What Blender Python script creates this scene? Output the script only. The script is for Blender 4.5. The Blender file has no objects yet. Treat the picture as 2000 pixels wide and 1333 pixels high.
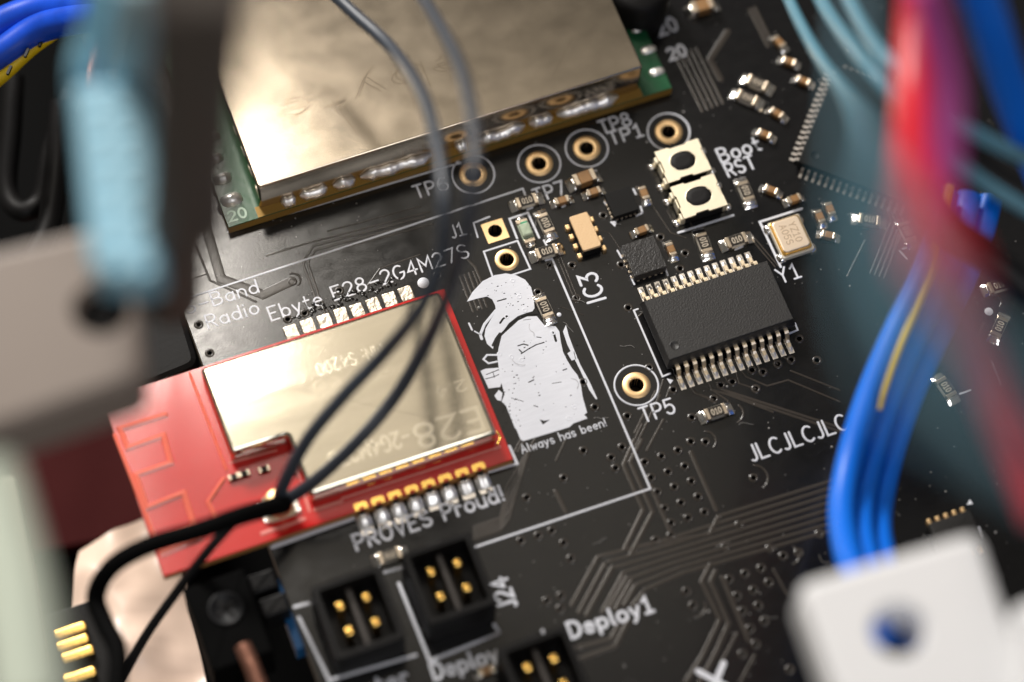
import bpy, math, random
from mathutils import Vector, Matrix
from mathutils.geometry import delaunay_2d_cdt
random.seed(7)
S = bpy.context.scene
COL = S.collection
R = math.radians
S.unit_settings.system = 'METRIC'
S.unit_settings.scale_length = 0.001          # one unit is one millimetre
# ---------------------------------------------------------------- camera
# board frame: x along the printed text, y up the board, z off the board; the view axis meets the board at the origin
F_PX, DIST = 5721.6, 211.4
TILT, AZ, ROLL = R(24.833), R(-4.758), R(19.753)
_r0 = Vector((math.cos(ROLL), -math.sin(ROLL), 0)); _u0 = Vector((math.sin(ROLL), math.cos(ROLL), 0))
_d = -_u0 * math.cos(AZ) + _r0 * math.sin(AZ)
VN = (_d * math.sin(TILT) + Vector((0, 0, 1)) * math.cos(TILT)).normalized()
VR = (_r0 - VN * _r0.dot(VN)).normalized(); VU = VN.cross(VR)
EYE = VN * DIST
cam = bpy.data.cameras.new('camera'); co = bpy.data.objects.new('camera', cam); COL.objects.link(co)
co.matrix_world = Matrix(((VR.x, VU.x, VN.x, EYE.x), (VR.y, VU.y, VN.y, EYE.y), (VR.z, VU.z, VN.z, EYE.z), (0, 0, 0, 1)))
cam.sensor_width = 36; cam.lens = F_PX / 2000 * 36; cam.clip_start = 1; cam.clip_end = 3000
cam.dof.use_dof = True; cam.dof.focus_distance = DIST + 1.0
APERTURE = 8.6                                # entrance pupil, mm
cam.dof.aperture_fstop = cam.lens * 1e-3 / APERTURE
S.camera = co

def at(px, py, z=0.0):
    """real position, at height z over the board, of a point measured on the photograph"""
    d = VR * ((px - 1000) / F_PX) - VU * ((py - 666.5) / F_PX) - VN
    return EYE + d * ((z - EYE.z) / d.z)
def at2(px, py, z=0.0):
    p = at(px, py, z); return (p.x, p.y)

# ---------------------------------------------------------------- light
w = bpy.data.worlds.new('World'); S.world = w; w.use_nodes = True
w.node_tree.nodes['Background'].inputs[0].default_value = (1.0, 0.93, 0.84, 1)
w.node_tree.nodes['Background'].inputs[1].default_value = 0.14
def lamp(name, loc, target, sx, sy, power, col):
    l = bpy.data.lights.new(name, 'AREA'); l.shape = 'RECTANGLE'; l.size = sx; l.size_y = sy
    l.energy = power; l.color = col
    o = bpy.data.objects.new(name, l); COL.objects.link(o); o.location = loc
    o.rotation_euler = (Vector(target) - Vector(loc)).to_track_quat('-Z', 'Y').to_euler()
    return o
def mirror_point(px, py, k):
    """where the board's mirror direction at a point leads, k times the eye distance away"""
    p = at(px, py); v = EYE - p; n = Vector((0, 0, 1)); r = n * (2 * v.dot(n)) - v
    return p + r * k
lamp('softbox_lamp', mirror_point(830, 840, 1.25), (0, 0, 0), 96, 84, 17500, (1.0, 0.89, 0.73))
lamp('window_lamp', mirror_point(290, 535, 1.1), (-18, 2, 0), 22, 34, 95000, (1.0, 0.93, 0.84))
lamp('added_glare_lamp', mirror_point(110, 900, 1.1), (-25, -2, 0), 18, 42, 20000, (1.0, 0.93, 0.84))  # extra lamp added to throw glare on the red aerial and can edge
lamp('overhead_lamp', (-50, 250, 160), (0, 0, 0), 80, 55, 1250000, (1.0, 0.96, 0.91))
lamp('front_lamp', (10, -225, 270), (0, 0, 0), 120, 90, 270000, (0.95, 0.96, 1.0))
S.view_settings.view_transform = 'Standard'; S.view_settings.look = 'None'
S.view_settings.exposure = 0; S.view_settings.gamma = 1

# ---------------------------------------------------------------- materials
MATS = {}
def mat(name, col, metal=0.0, rough=0.5, bump=0.0, bscale=2.0, var=0.0, vscale=0.5, stretch=(1, 1, 1), coat=0.0, rvar=0.0, col2=None, trans=0.0, detail=4.0, spec=0.5, bd=0.1):
    m = bpy.data.materials.new(name); m.use_nodes = True; nt = m.node_tree; b = nt.nodes['Principled BSDF']
    b.inputs['Base Color'].default_value = (*col, 1); b.inputs['Metallic'].default_value = metal
    b.inputs['Roughness'].default_value = rough; b.inputs['Coat Weight'].default_value = coat
    b.inputs['Specular IOR Level'].default_value = spec
    b.inputs['Transmission Weight'].default_value = trans
    tc = nt.nodes.new('ShaderNodeTexCoord'); mp = nt.nodes.new('ShaderNodeMapping'); mp.inputs['Scale'].default_value = stretch
    nt.links.new(tc.outputs['Object'], mp.inputs[0])
    def noise(sc, det=detail):
        n = nt.nodes.new('ShaderNodeTexNoise'); n.inputs['Scale'].default_value = sc; n.inputs['Detail'].default_value = det
        nt.links.new(mp.outputs[0], n.inputs['Vector']); return n
    if var or col2:
        n = noise(vscale); r = nt.nodes.new('ShaderNodeValToRGB')
        r.color_ramp.elements[0].position = 0.3; r.color_ramp.elements[1].position = 0.7
        c2 = col2 or tuple(c * (1 - var) for c in col)
        r.color_ramp.elements[0].color = (*c2, 1); r.color_ramp.elements[1].color = (*col, 1)
        nt.links.new(n.outputs[0], r.inputs[0]); nt.links.new(r.outputs[0], b.inputs['Base Color'])
    if rvar:
        n = noise(vscale * 2.3); mr = nt.nodes.new('ShaderNodeMapRange'); mr.inputs[1].default_value = .3; mr.inputs[2].default_value = .7
        mr.inputs[3].default_value = rough - rvar; mr.inputs[4].default_value = rough + rvar
        nt.links.new(n.outputs[0], mr.inputs[0]); nt.links.new(mr.outputs[0], b.inputs['Roughness'])
    if bump:
        n = noise(bscale); bp = nt.nodes.new('ShaderNodeBump'); bp.inputs['Strength'].default_value = bump; bp.inputs['Distance'].default_value = bd
        nt.links.new(n.outputs[0], bp.inputs['Height']); nt.links.new(bp.outputs[0], b.inputs['Normal'])
    MATS[name] = m; return m
MASK = mat('black_mask', (0.0062, 0.0061, 0.0066), rough=0.17, bump=0.10, bscale=9, stretch=(0.55, 1, 1), rvar=0.035, vscale=.7, detail=6, bd=.025, spec=.55)
COPPERMASK = mat('masked_copper', (0.040, 0.033, 0.027), rough=0.26, bump=0.10, bscale=9)
FR4 = mat('board_edge', (0.10, 0.075, 0.04), rough=0.6)
SILK = mat('white_ink', (0.74, 0.75, 0.80), rough=0.5, bump=0.10, bscale=7, stretch=(0.15, 1, 1), var=0.06, vscale=5)
GOLD = mat('gold_plate', (0.97, 0.68, 0.36), metal=1, rough=0.5, bump=.05, bscale=4, bd=.03)
GOLDB = mat('bright_gold', (1.0, 0.62, 0.16), metal=1, rough=0.25)
TIN = mat('tin_terminal', (0.60, 0.50, 0.38), metal=1, rough=0.36, bump=.12, bscale=5, bd=.06)
SOLDER = mat('solder', (0.90, 0.87, 0.82), metal=1, rough=0.16, bump=0.35, bscale=2.5, bd=.06)
SOLDERM = mat('dull_solder', (0.88, 0.82, 0.74), metal=1, rough=0.42, bump=0.4, bscale=3, bd=.05)
CAN = mat('nickel_can', (0.73, 0.665, 0.535), metal=1, rough=0.11, bump=0.03, bscale=8, stretch=(.12, 1, 1), var=.16, vscale=.5, rvar=.010, bd=.006)
CANBIG = mat('bronze_can', (0.58, 0.495, 0.385), metal=1, rough=0.18, bump=0.012, bscale=14, stretch=(.8, 1, 1), col2=(.44, .375, .29), vscale=.20, rvar=.02, bd=.003, detail=3)
CANINK = mat('pale_etch', (0.80, 0.735, 0.60), metal=1, rough=0.15)
CANDIM = mat('dim_etch', (0.64, 0.575, 0.45), metal=1, rough=0.15)
CANLINE = mat('engraved_line', (0.40, 0.325, 0.235), metal=1, rough=0.17)
REDMASK = mat('red_mask', (0.56, 0.012, 0.010), rough=0.17, bump=0.05, bscale=3, coat=.3, bd=.03)
REDTRACE = mat('red_masked_copper', (0.84, 0.17, 0.11), rough=0.22, coat=.5)
PINKINK = mat('pink_line', (0.72, 0.22, 0.18), rough=.4)
GREENMASK = mat('green_mask', (0.005, 0.075, 0.026), rough=0.3, bump=.35, bscale=1.6, coat=.3)
JOINT = mat('satin_solder', (0.94, 0.91, 0.87), metal=.9, rough=.36, bump=.5, bscale=3, bd=.10)
PINMET = mat('bright_lead', (0.95, 0.80, 0.58), metal=1, rough=.42, bump=.2, bscale=4, bd=.05)
MATTB = mat('matt_black', (.003, .003, .003), rough=.7, spec=.03)
EPOXY = mat('black_epoxy', (0.020, 0.0185, 0.0175), rough=0.46, bump=0.55, bscale=8, detail=10, bd=.06)
EPOXYD = mat('dark_epoxy', (0.009, 0.0085, 0.008), rough=.62, bump=.3, bscale=10, bd=.04, spec=.15)
EPOXYS = mat('grainy_epoxy', (0.020, 0.018, 0.017), rough=0.34, bump=0.8, bscale=8, detail=10, bd=.07)
RESBODY = mat('resistor_film', (0.022, 0.017, 0.013), rough=.5, spec=.25)
CERAMIC = mat('white_ceramic', (0.66, 0.60, 0.5), rough=.5)
CAPBODY = mat('tan_ceramic', (0.30, 0.155, 0.055), rough=.42, var=.15, vscale=2)
MARK = mat('resistor_print', (0.55, 0.47, 0.36), rough=.5)
TANLID = mat('tan_moulding', (0.74, 0.50, 0.27), rough=.42, bump=.25, bscale=8)
XTAL = mat('crystal_lid', (0.90, 0.74, 0.57), metal=.9, rough=.46, bump=.08, bscale=6, bd=.03)
XTALT = mat('lid_print', (0.52, 0.38, 0.25), metal=.6, rough=.5)
BRASSPL = mat('button_cover', (0.97, 0.88, 0.68), metal=1, rough=.5, bump=.06, bscale=4)
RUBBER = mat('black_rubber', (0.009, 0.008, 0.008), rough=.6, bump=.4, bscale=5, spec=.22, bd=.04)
BLACKPL = mat('black_plastic', (0.006, 0.0055, 0.0055), rough=.5, bump=.12, bscale=3, spec=.2)
GREYPL = mat('grey_plastic', (0.045, 0.038, 0.034), rough=.5)
LEDPL = mat('led_lens', (0.50, 0.58, 0.42), rough=.25, var=.35, vscale=1.2)
LEDG = mat('led_green', (0.05, 0.30, 0.16), rough=.4)
WHITEPL = mat('white_nylon', (0.80, 0.80, 0.80), rough=.5, bump=.1, bscale=.7)
BEIGEPL = mat('beige_nylon', (0.235, 0.19, 0.16), rough=.5, bump=.1, bscale=.5)
BLUEBOX = mat('light_blue_sleeve', (0.23, 0.47, 0.60), rough=.5)
BLUEDOT = mat('pale_blue_nub', (0.42, 0.66, 0.76), rough=.4)
BLUEW = mat('blue_insulation', (0.002, 0.15, 0.74), rough=.42, spec=.35, bump=.05, bscale=.5)
BLUED = mat('deep_blue_insulation', (0.006, 0.075, 0.62), rough=.33, var=.3, vscale=.6)
TEALW = mat('teal_insulation', (0.085, 0.215, 0.285), rough=.45)
REDW = mat('red_insulation', (0.52, 0.008, 0.022), rough=.42)
PINKW = mat('violet_insulation', (0.42, 0.06, 0.30), rough=.4)
YELLOW = mat('yellow_insulation', (0.75, 0.52, 0.006), rough=.4)
NAVY = mat('navy_coax', (0.038, 0.046, 0.060), rough=.42, spec=.45)
BLACKW = mat('black_insulation', (0.006, 0.006, 0.007), rough=.5, spec=.3)
SMOKE = mat('brown_black_insulation', (0.065, 0.05, 0.04), rough=.6)
PALEGR = mat('pale_green_plastic', (0.62, 0.68, 0.56), rough=.5)
GREYMET = mat('grey_strip', (0.30, 0.28, 0.22), metal=.4, rough=.5)
TABLE = mat('pale_tabletop', (0.86, 0.70, 0.58), rough=.6, var=.15, vscale=.06)
REDBOARD = mat('shaded_red_board', (0.045, 0.0008, 0.0008), rough=.6, spec=.1)  # red board whose shadow is put into the base colour
COPPER = mat('copper_bar', (0.42, 0.20, 0.14), metal=.8, rough=.4, bump=.8, bscale=1.2)

# ---------------------------------------------------------------- mesh helpers
class MB:
    def __init__(s): s.v = []; s.f = []; s.sm = []
    def add(s, vs, fs, smooth=False):
        o = len(s.v); s.v += [tuple(v) for v in vs]; s.f += [tuple(i + o for i in f) for f in fs]; s.sm += [smooth] * len(fs); return s
    def rings(s, rings, closed=True, capa=True, capb=True, smooth=True):
        n = len(rings[0]); vs = [p for r in rings for p in r]; fs = []
        for i in range(len(rings) - 1):
            for j in range(n if closed else n - 1):
                k = (j + 1) % n; fs.append((i * n + j, i * n + k, (i + 1) * n + k, (i + 1) * n + j))
        s.add(vs, fs, smooth)
        if capa: s.add(rings[0], [tuple(reversed(range(n)))])
        if capb: s.add(rings[-1], [tuple(range(n))])
        return s
    def prism(s, poly, z0, z1, ch=0.0, smooth=False):
        rs = [[(x, y, z0) for x, y in poly]]
        if ch: rs += [[(x, y, z1 - ch) for x, y in poly], [(x, y, z1 - ch * .3) for x, y in offset(poly, ch * .3)], [(x, y, z1) for x, y in offset(poly, ch)]]
        else: rs += [[(x, y, z1) for x, y in poly]]
        return s.rings(rs, smooth=smooth)
    def box(s, cx, cy, w, h, z0, z1, ch=0.0, r=0.0, rot=0.0):
        return s.prism(xf(rr(w, h, r), cx, cy, rot), z0, z1, ch)
    def lathe(s, cx, cy, prof, n=24, smooth=True, capa=False, capb=False):
        return s.rings([[(cx + r * math.cos(2 * math.pi * i / n), cy + r * math.sin(2 * math.pi * i / n), z) for i in range(n)] for r, z in prof], capa=capa, capb=capb, smooth=smooth)
    def tube(s, pts, rad, n=14, sub=8, caps=True):
        P = spline(pts, sub); m = len(P)
        rd = rad if callable(rad) else (lambda t: rad)
        rings = []; up = Vector((0.13, 0.29, 0.94))
        for i, p in enumerate(P):
            t = (P[min(i + 1, m - 1)] - P[max(i - 1, 0)]).normalized()
            a = (up - t * up.dot(t)).normalized(); b = t.cross(a); up = a; r = rd(i / (m - 1))
            rings.append([p + a * (r * math.cos(2 * math.pi * k / n)) + b * (r * math.sin(2 * math.pi * k / n)) for k in range(n)])
        return s.rings(rings, capa=caps, capb=caps)
    def strip(s, path, prof, closed=False, ends=True, ez=0.0):
        """sweep a flat-based profile [(offset, height), ...] along a polyline on the board"""
        P = [Vector((p[0], p[1])) for p in path]; m = len(P); N = []
        def nrm(a, b): d = (b - a); d = d.normalized() if d.length > 1e-9 else Vector((1, 0)); return Vector((-d.y, d.x))
        for i in range(m):
            if closed or 0 < i < m - 1:
                a = nrm(P[i - 1], P[i]); b = nrm(P[i], P[(i + 1) % m]); k = a + b
                k = k.normalized() if k.length > 1e-6 else a
                N.append(k / max(0.45, k.dot(a)))
            elif i == 0: N.append(nrm(P[0], P[1]))
            else: N.append(nrm(P[-2], P[-1]))
        rings = [[(p.x + n.x * o, p.y + n.y * o, h + ez) for o, h in prof] for p, n in zip(P, N)]
        if closed: rings.append(rings[0])
        s.rings(rings, closed=False, capa=False, capb=False, smooth=False)
        if ends and not closed:
            half = [q for q in prof if q[0] >= -1e-9]
            if half[0][0] > 1e-6: half = [(0.0, half[0][1])] + half
            for p, n, sg in ((P[0], N[0], 1), (P[-1], N[-1], -1)):
                a0 = math.atan2(n.y, n.x); rs = []
                for i in range(7):
                    a = a0 + sg * math.pi * i / 6
                    rs.append([(p.x + math.cos(a) * o, p.y + math.sin(a) * o, h + ez) for o, h in half])
                if sg < 0: rs.reverse()
                s.rings(rs, closed=False, capa=False, capb=False, smooth=False)
        return s
    def blob(s, cx, cy, z0, w, h, ht, n=12, jit=.12, rot=0.0, pw=1.0):
        """solder lump: squarish dome"""
        rs = []
        for k in range(6):
            t = k / 5; z = z0 + ht * math.sin(t * math.pi / 2) ** pw; c = math.cos(t * math.pi / 2) * .97 + .03
            ring = []
            for i in range(n):
                a = 2 * math.pi * i / n; ca, sa = math.cos(a), math.sin(a)
                q = 1 / (abs(ca) ** 3 + abs(sa) ** 3) ** (1 / 3)
                x = ca * q * w / 2 * c; y = sa * q * h / 2 * c
                j = 1 + random.uniform(-jit, jit)
                ring.append((cx + (x * math.cos(rot) - y * math.sin(rot)) * j, cy + (x * math.sin(rot) + y * math.cos(rot)) * j, z + (random.uniform(-jit, jit) * ht * .3 if k else 0)))
            rs.append(ring)
        return s.rings(rs)
    def mesh(s, name, m):
        me = bpy.data.meshes.new(name); me.from_pydata(s.v, [], s.f); me.polygons.foreach_set('use_smooth', s.sm)
        me.materials.append(m); me.update(); return me
def rr(w, h, r=0.0, n=4):
    if r <= 0: return [(-w / 2, -h / 2), (w / 2, -h / 2), (w / 2, h / 2), (-w / 2, h / 2)]
    out = []
    for cx, cy, a0 in ((w / 2 - r, -h / 2 + r, -90), (w / 2 - r, h / 2 - r, 0), (-w / 2 + r, h / 2 - r, 90), (-w / 2 + r, -h / 2 + r, 180)):
        for i in range(n + 1): a = R(a0 + 90 * i / n); out.append((cx + r * math.cos(a), cy + r * math.sin(a)))
    return out
def circ(cx, cy, r, n=24, sy=None): return [(cx + r * math.cos(2 * math.pi * i / n), cy + (sy or r) * math.sin(2 * math.pi * i / n)) for i in range(n)]
def xf(poly, cx, cy, rot=0.0):
    c, s = math.cos(rot), math.sin(rot); return [(cx + x * c - y * s, cy + x * s + y * c) for x, y in poly]
def ccw(poly):
    a = sum(poly[i - 1][0] * poly[i][1] - poly[i][0] * poly[i - 1][1] for i in range(len(poly)))
    return poly if a > 0 else list(reversed(poly))
def offset(poly, d):
    out = []; n = len(poly)
    for i in range(n):
        a, b, c = Vector(poly[i - 1]), Vector(poly[i]), Vector(poly[(i + 1) % n])
        e, f = (b - a), (c - b)
        if e.length < 1e-9 or f.length < 1e-9: out.append(tuple(b)); continue
        e.normalize(); f.normalize(); k = Vector((-e.y, e.x)) + Vector((-f.y, f.x))
        k = k.normalized() if k.length > 1e-6 else Vector((-e.y, e.x))
        out.append(tuple(b + k * (d / max(.4, k.dot(Vector((-e.y, e.x)))))))
    return out
def spline(pts, sub=8):
    P = [Vector(p) for p in pts]
    if len(P) < 3 or sub < 2: return P
    out = []
    for i in range(len(P) - 1):
        a = P[i - 1] if i else P[0] * 2 - P[1]; b, c = P[i], P[i + 1]; d = P[i + 2] if i + 2 < len(P) else P[-1] * 2 - P[-2]
        for k in range(sub):
            t = k / sub; out.append(0.5 * (2 * b + (c - a) * t + (2 * a - 5 * b + 4 * c - d) * t * t + (3 * b - a - 3 * c + d) * t ** 3))
    out.append(P[-1]); return out
def thing(name, label, cat, loc=(0, 0, 0), rot=0.0, group=None):
    o = bpy.data.objects.new(name, None); COL.objects.link(o); o.location = loc; o.rotation_euler = (0, 0, rot); o.empty_display_size = 1
    o['label'] = label; o['category'] = cat
    if group: o['group'] = group
    return o
def part(name, mb, m, parent, loc=None, label=None, rot=0.0):
    me = mb if isinstance(mb, bpy.types.Mesh) else mb.mesh(name, m)
    o = bpy.data.objects.new(name, me); COL.objects.link(o); o.parent = parent
    if loc: o.location = loc
    if rot: o.rotation_euler = (0, 0, rot)
    if label: o['label'] = label
    return o
def solo(name, mb, m, label, cat, group=None):
    o = bpy.data.objects.new(name, mb.mesh(name, m)); COL.objects.link(o); o['label'] = label; o['category'] = cat
    if group: o['group'] = group
    return o
def setting(name, mb, m):
    o = bpy.data.objects.new(name, mb.mesh(name, m)); COL.objects.link(o); o['kind'] = 'structure'; return o
def dup(root, loc, rot=0.0, label=None, group=None, scale=None):
    def rec(o, par):
        c = o.copy(); COL.objects.link(c); c.parent = par
        for ch in o.children: rec(ch, c)
        return c
    c = rec(root, None); c.location = loc; c.rotation_euler = (0, 0, rot)
    if scale: c.scale = scale
    if label: c['label'] = label
    if group: c['group'] = group
    return c
FLAT = lambda w, h=.040: [(-w / 2, 0), (-w / 2 + min(.02, h), h), (w / 2 - min(.02, h), h), (w / 2, 0)]
ROUND = lambda w, h: [(-w / 2 * math.cos(R(a)), h * math.sin(R(a))) for a in (0, 24, 55, 90, 125, 156, 180)]
def ROUND(w, h): return [(-w / 2, 0), (-w / 2 * .86, h * .52), (-w / 2 * .5, h * .88), (0, h), (w / 2 * .5, h * .88), (w / 2 * .86, h * .52), (w / 2, 0)]

# ---------------------------------------------------------------- stroke lettering
def arc(cx, cy, rx, ry, a0, a1, n=10): return [(cx + rx * math.cos(R(a0 + (a1 - a0) * i / n)), cy + ry * math.sin(R(a0 + (a1 - a0) * i / n))) for i in range(n + 1)]
G = {
 'A': [[(0, 0), (.3, 1), (.6, 0)], [(.12, .35), (.48, .35)]],
 'B': [[(0, 0), (0, 1), (.3, 1)] + arc(.3, .76, .24, .24, 90, -90, 6) + [(.02, .52)], [(.3, .52)] + arc(.32, .26, .28, .26, 90, -90, 6) + [(0, 0)]],
 'C': [arc(.34, .5, .34, .5, 50, 310, 12)],
 'D': [[(0, 0), (0, 1), (.2, 1)] + arc(.2, .5, .4, .5, 90, -90, 10) + [(0, 0)]],
 'E': [[(.52, 1), (0, 1), (0, 0), (.52, 0)], [(0, .52), (.4, .52)]],
 'G': [arc(.34, .5, .34, .5, 55, 340, 12) + [(.66, .45), (.42, .45)]],
 'I': [[(0.05, 0), (0.05, 1)]],
 'J': [[(.38, 1), (.38, .25)] + arc(.19, .22, .19, .22, 0, -140, 6)],
 'L': [[(0, 1), (0, 0), (.5, 0)]],
 'M': [[(0, 0), (0, 1), (.35, .35), (.7, 1), (.7, 0)]],
 'N': [[(0, 0), (0, 1), (.6, 0), (.6, 1)]],
 'O': [arc(.34, .5, .34, .5, 90, 450, 16)],
 'P': [[(0, 0), (0, 1), (.3, 1)] + arc(.3, .73, .27, .27, 90, -90, 6) + [(0, .46)]],
 'R': [[(0, 0), (0, 1), (.3, 1)] + arc(.3, .73, .27, .27, 90, -90, 6) + [(0, .46)], [(.27, .46), (.56, 0)]],
 'S': [arc(.3, .75, .27, .25, 35, 270, 8) + arc(.3, .25, .28, .25, 90, -150, 8)],
 'T': [[(0, 1), (.6, 1)], [(.3, 1), (.3, 0)]],
 'U': [[(0, 1), (0, .3)] + arc(.29, .29, .29, .29, 180, 360, 8) + [(.58, 1)]],
 'V': [[(0, 1), (.3, 0), (.6, 1)]],
 'X': [[(0, 0), (.6, 1)], [(0, 1), (.6, 0)]],
 'Y': [[(0, 1), (.3, .5), (.6, 1)], [(.3, .5), (.3, 0)]],
 'Z': [[(0, 1), (.6, 1), (0, 0), (.6, 0)]],
 'a': [arc(.26, .3, .26, .3, 60, 400, 12), [(.5, .62), (.5, 0)]],
 'b': [[(0, 1), (0, 0)], arc(.26, .3, .26, .3, 150, -210, 12)],
 'd': [arc(.26, .3, .26, .3, 40, 400, 12), [(.52, 1), (.52, 0)]],
 'e': [[(.02, .32), (.5, .32)] + arc(.26, .3, .25, .3, 5, 310, 12)],
 'h': [[(0, 1), (0, 0)], [(0, .4)] + arc(.24, .36, .24, .26, 150, 0, 7) + [(.48, 0)]],
 'i': [[(.05, 0), (.05, .62)], [(.05, .88), (.05, .93)]],
 'l': [[(.05, 1), (.05, .1), (.14, 0)]],
 'n': [[(0, .62), (0, 0)], [(0, .4)] + arc(.24, .36, .24, .26, 150, 0, 7) + [(.48, 0)]],
 'o': [arc(.27, .3, .27, .31, 90, 450, 14)],
 'p': [[(0, .62), (0, -.3)], arc(.26, .3, .26, .3, 150, -210, 12)],
 'r': [[(0, .62), (0, 0)], [(0, .36)] + arc(.2, .36, .2, .25, 160, 50, 5)],
 's': [arc(.22, .46, .2, .16, 30, 270, 6) + arc(.22, .15, .22, .15, 90, -150, 6)],
 't': [[(.14, .92), (.14, .15)] + arc(.3, .16, .16, .16, 180, 290, 4), [(0, .62), (.36, .62)]],
 'u': [[(0, .62), (0, .25)] + arc(.24, .25, .24, .25, 180, 330, 7), [(.48, .62), (.48, 0)]],
 'w': [[(0, .62), (.16, 0), (.33, .5), (.5, 0), (.66, .62)]],
 'y': [[(0, .62), (.24, .02)], [(.48, .62), (.2, -.12), (.04, -.28)]],
 '0': [arc(.28, .5, .28, .5, 90, 450, 14)],
 '1': [[(.05, .78), (.28, 1), (.28, 0)], [(.05, 0), (.5, 0)]],
 '2': [arc(.28, .72, .28, .28, 160, -30, 8) + [(0, 0), (.58, 0)]],
 '3': [[(0, 1), (.54, 1), (.25, .6)] + arc(.26, .3, .28, .3, 80, -150, 8)],
 '4': [[(.42, 0), (.42, 1), (0, .32), (.6, .32)]],
 '5': [[(.52, 1), (.06, 1), (.02, .55)] + arc(.26, .32, .28, .32, 110, -150, 8)],
 '6': [[(.5, .95), (.28, .95)] + arc(.34, .4, .32, .5, 120, 180, 4) + arc(.29, .28, .27, .28, 180, 530, 10)],
 '7': [[(0, 1), (.58, 1), (.2, 0)]],
 '8': [arc(.28, .76, .24, .24, -90, 270, 12), arc(.28, .26, .29, .26, 90, 450, 12)],
 '9': [arc(.28, .72, .27, .28, 0, 350, 10) + [(.5, .3), (.2, 0)]],
 '-': [[(.05, .42), (.6, .42)]], '!': [[(.05, 1), (.05, .32)], [(.05, .03), (.05, .05)]], ':': [[(.05, .5), (.05, .54)], [(.05, .05), (.05, .09)]], '.': [[(.05, .03), (.05, .06)]], ' ': [],
}
def gw(c):
    return max([p[0] for s in G[c] for p in s] + [.3 if c == ' ' else .08])
def text_mb(txt, a, b, h, sw, z=0.0, thick=.038, mb=None, upside=False):
    """letters between two baseline points, cap height h, stroke width sw"""
    mb = mb or MB(); a = Vector(a[:2]); b = Vector(b[:2]); L = (b - a).length; d = (b - a) / L; n = Vector((-d.y, d.x))
    gap = .26; tot = sum(gw(c) for c in txt) + gap * (len(txt) - 1); sx = L / tot; x = 0.0; k = 0
    for c in txt:
        for st in G[c]:
            P = [a + d * ((x + p[0]) * sx) + n * (p[1] * h) for p in st]
            closed = (P[0] - P[-1]).length < 1e-5
            mb.strip([tuple(p) for p in (P[:-1] if closed else P)], FLAT(sw, thick + .0025 * (k % 3)), closed=closed, ez=z); k += 1
        x += gw(c) + gap
    return mb

def text_parts(name, txt, a, b, h, sw, m, parent, z=0.0, thick=.038):
    a = Vector(a[:2]); b = Vector(b[:2]); L = (b - a).length; d = (b - a) / L
    gap = .26; tot = sum(gw(c) for c in txt) + gap * (len(txt) - 1); sx = L / tot; x = 0.0
    for c in txt:
        if c != ' ': part(name, text_mb(c, a + d * (x * sx), a + d * ((x + gw(c)) * sx), h, sw, z, thick), m, parent)
        x += gw(c) + gap

# ---------------------------------------------------------------- circuit board
board = thing('circuit_board', 'large black circuit board with white printing, fine copper tracks and plated holes', 'circuit board')
XL = (at(345, 575).x + at(397, 707).x) / 2
outline = [(XL, -70), (75, -70), (75, 75), (XL, 75)]
PADS = {'TP5': (1243, 753), 'TP6': (924, 341), 'TP7': (1053, 320), 'TP8': (1146, 290), 'TP1': (1306, 258)}
def zz(sc, ox, oy, pts): return [(ox + x / sc, oy + y / sc) for x, y in pts]
VIAS = zz(2.327, 1240, 760, [(260,130),(255,240),(322,242),(540,405),(360,45),(550,0),(197,280),(122,307),(45,333),(228,352),(152,378),(75,403),(258,420),(181,446),(103,470),(288,491),(211,518),(136,543),(318,562),(242,587),(165,610),(475,618),(95,688),(165,668),(235,920),(265,985),(615,725),(675,760),(745,745),(410,720),(840,660),(430,865),(502,840),(575,815),(465,940),(540,915),(610,880),(490,1010),(562,985),(525,1090),(590,1055),(490,1205),(550,1160),(705,1275)])
VIAS += zz(3.5075, 1100, 860, [(140,72),(330,120),(405,48),(360,192),(5,260),(5,705),(55,812)])
VIAS += zz(3.5075, 880, 520, [(910,795),(990,968),(1212,1028),(1178,1242),(912,1265),(865,222),(600,180),(1218,287)])
VIAS += zz(3.03, 1180, 360, [(268,1087),(410,1217),(690,1190),(760,1170),(875,1100),(940,1112),(1028,1065),(1107,1040),(1155,915),(1260,1043),(655,1272),(900,1207),(335,315),(450,500),(480,410)])
VIAS += zz(3.574, 780, 960, [(890,45),(970,310),(850,345),(1065,275),(1198,468),(1030,765),(1130,730),(1125,820)])
VIAS += zz(3.333, 340, 420, [(770,435),(95,530),(160,715),(232,900),(740,680),(850,640),(1715,395),(1075,495)])
VIAS += zz(4.167, 880, 340, [(805,740),(990,745),(1245,340),(1390,740),(1450,1090)])
big = [(at2(*p), .53) for p in PADS.values()] + [(at2(967, 452), .52), (at2(990, 508), .52)]
holes = []
for c, r in big: holes.append((c, r, 24))
kept = []
for p in VIAS:
    c = at2(*p)
    if all((c[0] - q[0]) ** 2 + (c[1] - q[1]) ** 2 > (.75 if len(h) > 20 else .5) ** 2 for (q, r, h) in [(x[0], x[1], range(x[2])) for x in holes]) and c[0] > XL + .4:
        holes.append((c, .17, 10)); kept.append(c)
vv = [Vector(p) for p in outline]; ee = [(0, 1), (1, 2), (2, 3), (3, 0)]
for c, r, n in holes:
    o = len(vv); vv += [Vector(p) for p in circ(c[0], c[1], r, n)]; ee += [(o + i, o + (i + 1) % n) for i in range(n)]
for gx in range(-1, 15):
    for gy in range(-13, 15):
        q = Vector((gx * 5 + .37 * (gy % 2), gy * 5 + .21))
        if gx >= 0 and q.x < 74 and all((q - Vector(c)).length > r + .3 for c, r, n in holes): vv.append(q)
ov, oe, of, *_ = delaunay_2d_cdt(vv, ee, [], 1, 1e-6)
tris = []
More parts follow.
